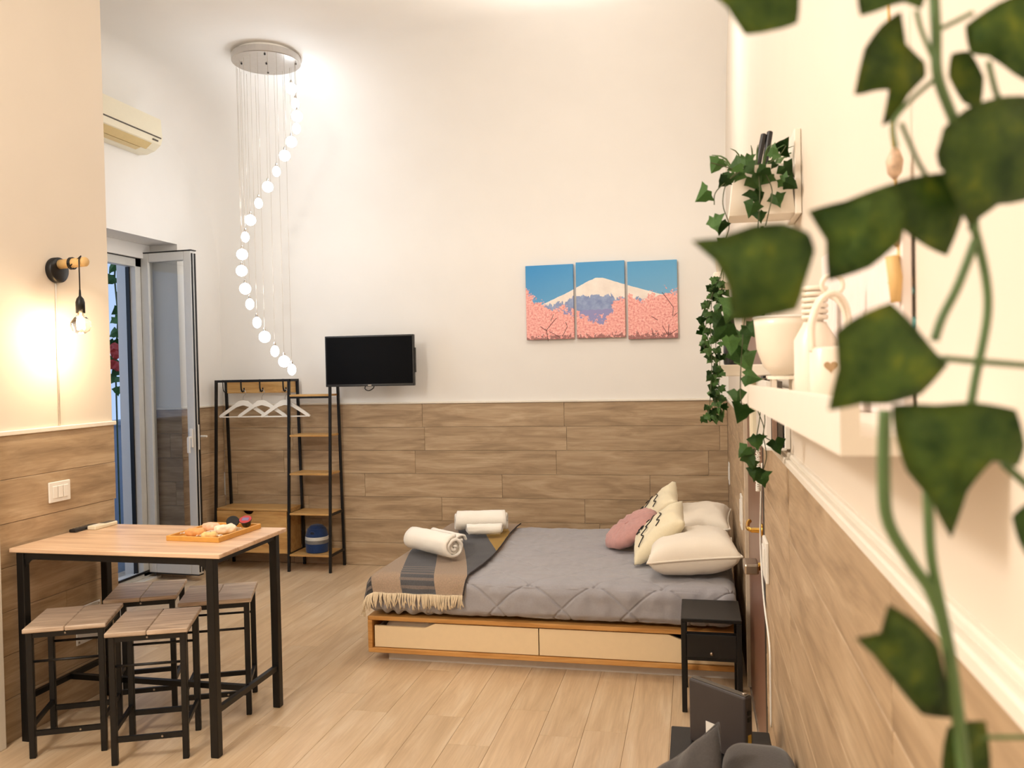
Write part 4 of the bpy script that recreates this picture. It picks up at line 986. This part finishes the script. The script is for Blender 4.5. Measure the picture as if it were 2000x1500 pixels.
bm = B(); box(bm, (XR-0.048, 2.42, 1.418), (XR-0.036, 2.82, 1.60)); wpart('folder', bm, 'whiteplastic', t)

# box shelf farther along the wall
t = thing('box_shelf', 'small white two tier wall shelf beyond the planter', 'shelf', (0.15, 2.85, 1.6))
for z in (1.905, 1.612):
    bm = B(); box(bm, (0.062, 2.72, z), (XR+0.011, 2.98, z+0.036), 0.003); wpart('board', bm, 'shelfwhite', t)
bm = B(); box(bm, (XR-0.004, 2.72, 1.648), (XR+0.011, 2.98, 1.905)); wpart('back_board', bm, 'shelfwhite', t)
t = thing('black_bottle', 'slim black bottle on the lower tier of the box shelf', 'bottle', (0.115, 2.80, 1.6485))
bm = B(); lathe(bm, [(0, 0), (0.022, 0), (0.024, 0.005), (0.024, 0.10), (0.012, 0.13), (0.010, 0.165), (0, 0.165)], 24); obj('body', bm, 'blackplastic', t, True)
bm = B(); lathe(bm, [(0.012, 0.165), (0.012, 0.185), (0, 0.185)], 16); obj('cap', bm, 'steel', t, True)

# ------------------------------------------------------------------ ivy
def ivy_mesh(seed):
    rnd = random.Random(seed); half = [(0.0, 0.30), (0.26, 0.55), (0.50, 0.34), (0.92, 0.20), (0.60, -0.10), (0.48, -0.45), (0.20, -0.72), (0.0, -1.05)]
    j = lambda: rnd.uniform(-0.06, 0.06)
    R_ = [(x+j() if x else 0, y+j()) for x, y in half]; Lf = [(-x+j(), y+j()) for x, y in half[1:-1]][::-1]
    out = R_+Lf; bm = B()
    def z(x, y): return -0.30*abs(x)+0.12*math.sin(3*y+seed)-0.15*max(0, -y-0.4)
    c = [bm.verts.new((0, 0.05-0.3*k, z(0, 0.05-0.3*k)+0.03)) for k in range(3)]
    ov = [bm.verts.new((x, y, z(x, y))) for x, y in out]; n = len(ov)
    for k in range(n):
        a, b = ov[k], ov[(k+1) % n]; my = (a.co.y+b.co.y)/2
        ck = c[0] if my > -0.1 else (c[1] if my > -0.5 else c[2])
        bm.faces.new((a, b, ck))
    # close the midrib
    for k in range(n):
        a, b = ov[k], ov[(k+1) % n]; m1 = (ov[k-1].co.y+a.co.y)/2; m2 = (a.co.y+b.co.y)/2
        sel = lambda q: 0 if q > -0.1 else (1 if q > -0.5 else 2)
        s1, s2 = sel(m1), sel(m2)
        if s1 != s2:
            lo, hi = min(s1, s2), max(s1, s2)
            for q in range(lo, hi):
                try: bm.faces.new((a, c[q], c[q+1]))
                except ValueError: pass
    bmesh.ops.solidify(bm, geom=bm.faces[:], thickness=0.03)
    return finish(bm, 'ivy_leaf', 'leaf', False)
IVY = [ivy_mesh(k) for k in range(5)]
rl = random.Random(42)
def put_leaf(parent, p, size, ang=None, tilt=0.5):
    """size: half length in metres; faces roughly the room, tip pointing down unless ang says otherwise"""
    n = (CAM-p).normalized()+Vector((rl.uniform(-tilt, tilt)-0.2, rl.uniform(-tilt, tilt), rl.uniform(-0.1, tilt))); n.normalize()
    a = rl.uniform(-1.1, 1.1) if ang is None else math.radians(ang)
    up = Vector((0, 0, 1)); x = up.cross(n).normalized(); y = n.cross(x)
    x2 = x*math.cos(a)+y*math.sin(a); y2 = -x*math.sin(a)+y*math.cos(a)
    o = bpy.data.objects.new('leaf', IVY[rl.randrange(5)]); COL.objects.link(o); o.parent = parent
    off = Vector((0, 0, 0)); q = parent
    while q is not None: off += q.location; q = q.parent
    m = Matrix((x2, y2, n)).transposed().to_4x4(); m.translation = p-off
    o.matrix_local = m @ Matrix.Scale(size, 4); return o
def strand(parent, pts, r=0.0016, mat='stemdark'):
    bm = B(); tube(bm, spline(pts, 6), r, 6); return wpart('stem', bm, mat, parent, True)

# wall planter with ivy and two black rods
PD = 1.985
t = thing('wall_planter', 'white wall pot filled with trailing ivy', 'planter', (0.16, 2.15, 2.0))
bm = B(); top = [(0.100, 2.07), (0.225, 2.07), (0.225, 2.20), (0.100, 2.20)]; bot = [(0.086, 2.08), (0.237, 2.08), (0.237, 2.19), (0.086, 2.19)]
zt, zb_ = 2.12, 2.005
vb_ = [bm.verts.new((x, y, zb_)) for x, y in bot]; vt_ = [bm.verts.new((x, y, zt)) for x, y in top]; vi = [bm.verts.new((x*0.96+0.006, y*0.985+0.033, zt)) for x, y in top]; vf = [bm.verts.new((x*0.96+0.006, y*0.985+0.033, zt-0.03)) for x, y in top]
bm.faces.new(vb_[::-1]); bm.faces.new(vf)
for A_, C_ in ((vb_, vt_), (vt_, vi), (vi, vf)):
    for k in range(4): bm.faces.new((A_[k], A_[(k+1) % 4], C_[(k+1) % 4], C_[k]))
wpart('pot', bm, 'shelfwhite', t)
bm = B(); box(bm, (XR-0.004, 2.07, 2.0), (XR+0.011, 2.24, 2.20), 0.002); wpart('back_plate', bm, 'shelfwhite', t)
S1 = [[(1440, 335), (1418, 360), (1412, 400), (1424, 440), (1415, 470)], [(1445, 335), (1400, 372), (1395, 400)], [(1430, 330), (1405, 322), (1388, 318)], [(1480, 330), (1484, 370), (1482, 420), (1478, 470)],
      [(1490, 330), (1508, 372), (1500, 420), (1495, 440)], [(1500, 320), (1525, 300), (1535, 285)], [(1478, 470), (1470, 560), (1455, 620), (1448, 700), (1446, 770), (1452, 800)]]
for s_ in S1: strand(t, [at(x, y, PD-0.03) for x, y in s_], 0.0013)
for px, py, s, a in [(1376, 377, 24, -60), (1401, 318, 20, -30), (1394, 430, 22, 20), (1408, 438, 18, -10), (1424, 345, 18, None), (1440, 322, 20, -70), (1455, 312, 20, None), (1472, 352, 22, 30), (1476, 378, 24, 10), (1470, 402, 20, -20), (1534, 328, 20, 40), (1528, 352, 18, None),
                     (1540, 358, 18, 50), (1516, 385, 20, 20), (1525, 290, 22, 140), (1508, 300, 18, 160), (1492, 330, 18, None), (1462, 326, 18, None), (1415, 352, 16, -50), (1484, 418, 16, 5), (1500, 345, 18, None), (1510, 325, 16, None), (1445, 340, 16, None),
                     (1415, 475, 18, None), (1452, 575, 26, 10), (1432, 600, 30, -20), (1418, 640, 30, -40), (1448, 655, 28, 20), (1408, 622, 24, -30), (1440, 690, 24, 30), (1460, 640, 22, 40), (1425, 668, 24, 0), (1455, 700, 26, 25), (1462, 735, 22, 80), (1440, 770, 20, 0), (1447, 800, 26, -20)]:
    put_leaf(t, at(px, py, PD-0.04+rl.uniform(-0.02, 0.03)), s*PD/F*1.12, a)
for k in range(26):
    bm = B(); a = rl.uniform(0, 2*PI); p0 = Vector((0.15+0.04*math.cos(a), 2.13+0.04*math.sin(a), 2.095)); d_ = Vector((math.cos(a)*0.05, math.sin(a)*0.04, 0.05))
    tube(bm, spline([p0, p0+d_*0.6+Vector((0, 0, 0.025)), p0+d_*1.3], 3), [0.002]*4+[0.0015, 0.001, 0.0004], 5); wpart('blade', bm, 'stem', t, True)
for k, (a, b, lbl) in enumerate((((1478, 335), (1492, 262), 'left black rod standing in the ivy planter'), ((1492, 335), (1504, 257), 'right black rod standing in the ivy planter'))):
    bm = B(); p, q = at(*a, 2.09), at(*b, 2.10); d_ = (q-p).normalized(); p = p-d_*0.03; tube(bm, [p, q-d_*0.002, q], [0.0075, 0.0075, 0.0055], 12)
    tag(obj('black_rod', bm, 'blackplastic', smooth=False), lbl, 'rod', 'black rods in the planter')

# small leaved ivy trailing from the box shelf
t = thing('trailing_ivy', 'small leaved ivy trailing down from the box shelf', 'plant', (0.10, 2.82, 1.94))
bm = B(); lathe(bm, [(0, 0), (0.030, 0), (0.036, 0.05), (0.038, 0.052), (0.034, 0.052), (0.032, 0.045), (0, 0.045)], 24, Matrix.Translation((0.105, 2.81, 1.9415))); wpart('pot', bm, 'shelfwhite', t, True)
TS = [[(1405, 545), (1392, 570), (1388, 640), (1390, 720), (1385, 800), (1380, 812)], [(1408, 545), (1398, 600), (1398, 690), (1396, 760), (1398, 820)], [(1412, 545), (1408, 620), (1406, 700), (1404, 770), (1410, 808)],
      [(1405, 545), (1385, 590), (1378, 640), (1376, 690)]]
for s_ in TS:
    pts = [at(x, y, 2.59) for x, y in s_]; strand(t, [Vector((0.105, 2.79, 1.996)), Vector((0.10, 2.72, 2.0))]+pts, 0.0011)
    P_ = spline(pts, 5)
    for k, p in enumerate(P_[1:]):
        for z in range(1 + (k % 2)):
            put_leaf(t, p+Vector((rl.uniform(-0.016, 0.016), rl.uniform(-0.01, 0.01), rl.uniform(-0.01, 0.01))), rl.uniform(0.013, 0.020))
# ivy sprig hanging below the tray shelf
t = thing('hanging_ivy', 'ivy sprig hanging below the far end of tray shelf', 'plant', at(1482, 800, 2.25))
for s_ in ([(1482, 770), (1480, 800), (1492, 838), (1480, 870), (1470, 900), (1478, 930)], [(1490, 770), (1494, 820), (1492, 850), (1510, 862)], [(1486, 770), (1484, 815), (1478, 850)], [(1490, 850), (1497, 890), (1490, 920)]): strand(t, [at(x, y, 2.235) for x, y in s_], 0.0013)
for px, py, s, a in ((1477, 858, 30, 10), (1456, 877, 28, -35), (1460, 892, 30, 40), (1516, 866, 30, 20), (1476, 920, 28, -10), (1488, 930, 30, 15), (1470, 905, 20, 0)): put_leaf(t, at(px, py, 2.215), s*2.24/F*0.75, a, 0.3)

# big vine close to the camera
vn = thing('ivy_vine', 'large blurred ivy vine hanging close in front at right', 'plant', at(1830, 0, 0.42))
BL = [([(1380, -25), (1420, 15), (1455, 68), (1510, 60), (1558, 45), (1560, -30), (1470, -60)], 0.40, -8), ([(1676, -40), (1680, 32), (1740, 12), (1770, 5), (1800, 18), (1810, -40)], 0.41, 10),
      ([(1760, 22), (1720, 50), (1688, 95), (1668, 185), (1700, 180), (1738, 176), (1722, 246), (1750, 230), (1775, 185), (1808, 150), (1806, 120), (1770, 85)], 0.43, 15),
      ([(1885, 50), (1950, 5), (2020, -15), (2020, 165), (1960, 130), (1930, 110), (1895, 105)], 0.42, -10), ([(1858, 105), (1895, 100), (1922, 150), (1915, 212), (1880, 200), (1852, 150)], 0.44, 0),
      ([(1890, 210), (1940, 192), (2020, 190), (2020, 385), (1950, 400), (1892, 440), (1850, 360), (1832, 300), (1842, 250)], 0.40, 12),
      ([(1578, 412), (1650, 392), (1740, 358), (1772, 400), (1760, 470), (1700, 522), (1617, 548), (1613, 470)], 0.41, -15), ([(1738, 360), (1800, 342), (1882, 335), (1888, 400), (1850, 500), (1790, 470), (1755, 440)], 0.42, 10),
      ([(1350, 470), (1400, 465), (1470, 440), (1530, 435), (1580, 455), (1592, 490), (1570, 560), (1555, 605), (1480, 622), (1430, 627), (1422, 560), (1395, 510)], 0.39, -12),
      ([(1617, 802), (1636, 720), (1632, 650), (1670, 620), (1740, 590), (1790, 640), (1830, 690), (1852, 712), (1800, 770), (1735, 790), (1680, 790)], 0.385, 10),
      ([(1742, 790), (1830, 790), (1900, 785), (1985, 800), (2003, 870), (1988, 912), (1940, 900), (1890, 960), (1858, 1052), (1820, 980), (1770, 920), (1750, 860)], 0.38, -10),
      ([(2020, 975), (1976, 1008), (1990, 1060), (2020, 1105)], 0.40, 0), ([(1670, 1246), (1720, 1235), (1735, 1180), (1790, 1215), (1832, 1262), (1848, 1330), (1862, 1402), (1800, 1395), (1760, 1350), (1705, 1280)], 0.39, 12),
      ([(1850, 1420), (1925, 1408), (1935, 1520), (1838, 1520)], 0.40, 0), ([(1846, 250), (1870, 285), (1862, 335), (1836, 330), (1828, 300)], 0.43, 0)]
for poly, d0, tilt in BL:
    cx = sum(p[0] for p in poly)/len(poly); cy = sum(p[1] for p in poly)/len(poly); n = len(poly); ring = []
    for k in range(n):                                        # rounded outline
        p0, p1, p2, p3 = [Vector(poly[(k+q) % n]) for q in (-1, 0, 1, 2)]
        for f in (0, 0.33, 0.66): ring.append(0.5*((2*p1)+(p2-p0)*0.6*f+(2*p0*0.6-5*p1+0.8*p1*2+(4*p2-p3*0.6)-0.6*p2)*0+0*p1) if False else p1+(p2-p1)*f+((p2-p0)-(p3-p1))*0.09*f*(1-f))
    tw = math.tan(math.radians(tilt))
    def P3(x, y, k):
        q = Vector((x-cx, y-cy)); rad = q.length/130
        return at(x, y, d0*(1+tw*q.x/F*1.4+0.25*q.y/F+0.020*rad*rad)+0.004*noise.noise(Vector((x/60, y/60, d0*9))))
    bm = B(); c0 = bm.verts.new(P3(cx, cy, 0)); rings = []
    for f in (0.35, 0.7, 1.0): rings.append([bm.verts.new(P3(cx+(p.x-cx)*f, cy+(p.y-cy)*f, f)) for p in ring])
    m = len(ring)
    for k in range(m): bm.faces.new((c0, rings[0][k], rings[0][(k+1) % m]))
    for A_, C_ in zip(rings, rings[1:]):
        for k in range(m): bm.faces.new((A_[k], C_[k], C_[(k+1) % m], A_[(k+1) % m]))
    bmesh.ops.solidify(bm, geom=bm.faces[:], thickness=0.0007)
    wpart('leaf', bm, 'leafnear', vn, True)
VS = [([(1822, -40), (1828, 60), (1832, 150), (1868, 250), (1895, 350), (1902, 450)], 0.42, 0.0026), ([(1902, 440), (1925, 540), (1928, 620), (1905, 740), (1895, 800)], 0.41, 0.0021), ([(1905, 470), (1870, 560), (1840, 620), (1825, 665)], 0.405, 0.0022),
      ([(1832, 150), (1780, 195), (1745, 240), (1750, 290)], 0.43, 0.0013), ([(1825, 120), (1800, 60), (1790, 20)], 0.42, 0.0012), ([(1830, 60), (1880, 35), (1900, 25)], 0.42, 0.0012), ([(1728, 800), (1726, 930), (1735, 1020), (1780, 1100), (1815, 1150), (1842, 1220), (1862, 1330), (1885, 1520)], 0.395, 0.0030),
      ([(1812, 960), (1818, 1080), (1835, 1170), (1850, 1240)], 0.395, 0.0024), ([(1760, 240), (1790, 310), (1810, 345)], 0.43, 0.0012), ([(1840, 700), (1900, 705), (2020, 715)], 0.40, 0.0016), ([(1960, 905), (2020, 960)], 0.39, 0.0020), ([(1930, 120), (1945, 180), (1955, 195)], 0.42, 0.0014), ([(1880, 1440), (2020, 1440)], 0.40, 0.0012)]
for pts, d0, r_ in VS: strand(vn, [at(x, y, d0) for x, y in pts], r_, 'stem')

# ------------------------------------------------------------------ sofa corner, side table, modem
t = thing('grey_sofa', 'charcoal felt sofa corner at the lower right', 'sofa', (-0.1, 1.6, 0))
bm = B(); rbox(bm, (0.055, 0.8, 0.08), (XR-0.004, 2.30, 0.655), 0.055, (16, 50, 30), lambda p, n: 0.004*noise.noise(p*8)); wpart('backrest', bm, 'greyfelt', t, True)
bm = B(); rbox(bm, (-0.62, 0.8, 0.08), (0.055, 2.28, 0.40), 0.05, (30, 50, 14), lambda p, n: 0.004*noise.noise(p*8)); wpart('seat', bm, 'greyfelt', t, True)
for x in (-0.56, 0.17):
    for y in (0.9, 2.18): bm = B(); box(bm, (x, y, 0), (x+0.04, y+0.04, 0.09)); wpart('leg', bm, 'black', t)
t = thing('sofa_cushion', 'charcoal felt cushion with its corner pointing up on sofa', 'cushion'); obj('cushion_body', pillow_bm(0.36, 0.36, 0.11, pinch=0.08, seed=12), 'greyfelt', t, True); obj('piping', seam(0.36, 0.36, 0.08, 0.004), 'greyfelt', t, True)
nrm = Vector((-0.75, -0.55, 0.35)).normalized(); xd = Vector((0.55, -0.75, 0)).normalized(); yd = nrm.cross(xd).normalized()
lean(t, (-0.030, 2.07, 0.520), (xd+yd), nrm); each_vert(t, lambda p: Vector((min(p.x, 0.047), p.y, max(p.z, 0.409))))
t = thing('side_table', 'low black side table under the modem', 'table', (0.05, 2.6, 0))
bm = B(); box(bm, (-0.095, 2.40, 0.435), (0.215, 2.79, 0.46), 0.003); wpart('top', bm, 'black', t)
for x in (-0.09, 0.185):
    for y in (2.405, 2.76): bm = B(); box(bm, (x, y, 0), (x+0.025, y+0.025, 0.435)); wpart('leg', bm, 'black', t)
t = thing('modem', 'dark upright modem standing on the low black table', 'modem', (0.058, 2.63, 0.4605), math.atan2(-0.14, 0.165))
dk = plain('anthracite_plastic', S(58, 52, 52), 0.5, var=0.04)
bm = B(); box(bm, (-0.108, -0.018, 0), (0.108, 0.018, 0.20), 0.006); obj('case', bm, dk, t)
bm = B(); box(bm, (-0.104, -0.010, 0.20), (0.104, 0.010, 0.2025), 0.001); obj('top_strip', bm, 'greydark', t)
bm = B(); lathe(bm, [(0.0065, 0), (0.0065, 0.003), (0.004, 0.004), (0, 0.004)], 16, Matrix.Translation((0.092, 0, 0.2025))); obj('power_button', bm, 'steel', t)
for z in (0.145, 0.125): bm = B(); box(bm, (0.108, -0.007, z), (0.110, 0.007, z+0.012)); obj('port', bm, 'black', t)
bm = B(); box(bm, (0.108, -0.006, 0.055), (0.1095, 0.008, 0.085)); obj('port_label', bm, plain('yellow_label', S(206, 166, 60), 0.5), t)
bm = B(); box(bm, (-0.04, -0.0195, 0.045), (-0.005, -0.018, 0.085)); obj('rating_label', bm, 'whiteplastic', t)

# ------------------------------------------------------------------ plant on the balcony
t = thing('balcony_creeper', 'green creeper with red flowers outside the balcony door', 'plant', at(225, 790, 8.2))
big = leafmat('creeper_leaf', S(26, 70, 50), S(48, 104, 66), S(90, 140, 90)); red = plain('red_flower', S(176, 52, 40), 0.6)
strand(t, [Vector((at(228, 800, 8.2).x, at(228, 800, 8.2).y, -0.02)), at(228, 800, 8.2), at(226, 700, 8.2), at(230, 620, 8.2), at(224, 540, 8.2), at(230, 500, 8.2)], 0.008)
for px, py, s in ((222, 518, 22), (219, 545, 18), (228, 605, 16), (226, 622, 20), (224, 650, 18), (222, 670, 22), (230, 690, 16), (224, 705, 20), (228, 725, 16), (226, 738, 18), (232, 570, 14), (230, 760, 16)):
    o = put_leaf(t, at(px, py, 8.15), s*8.2/F*0.85); o.name = 'leaf'
for px, py in ((222, 680), (226, 692), (221, 712), (227, 716)):
    bm = B(); bmesh.ops.create_icosphere(bm, subdivisions=2, radius=0.045, matrix=Matrix.Translation(at(px, py, 8.1)))
    for v in bm.verts: v.co += Vector((noise.noise(v.co*30), noise.noise(v.co*30+Vector((5, 0, 0))), noise.noise(v.co*30+Vector((0, 5, 0)))))*0.03
    wpart('flower', bm, red, t)
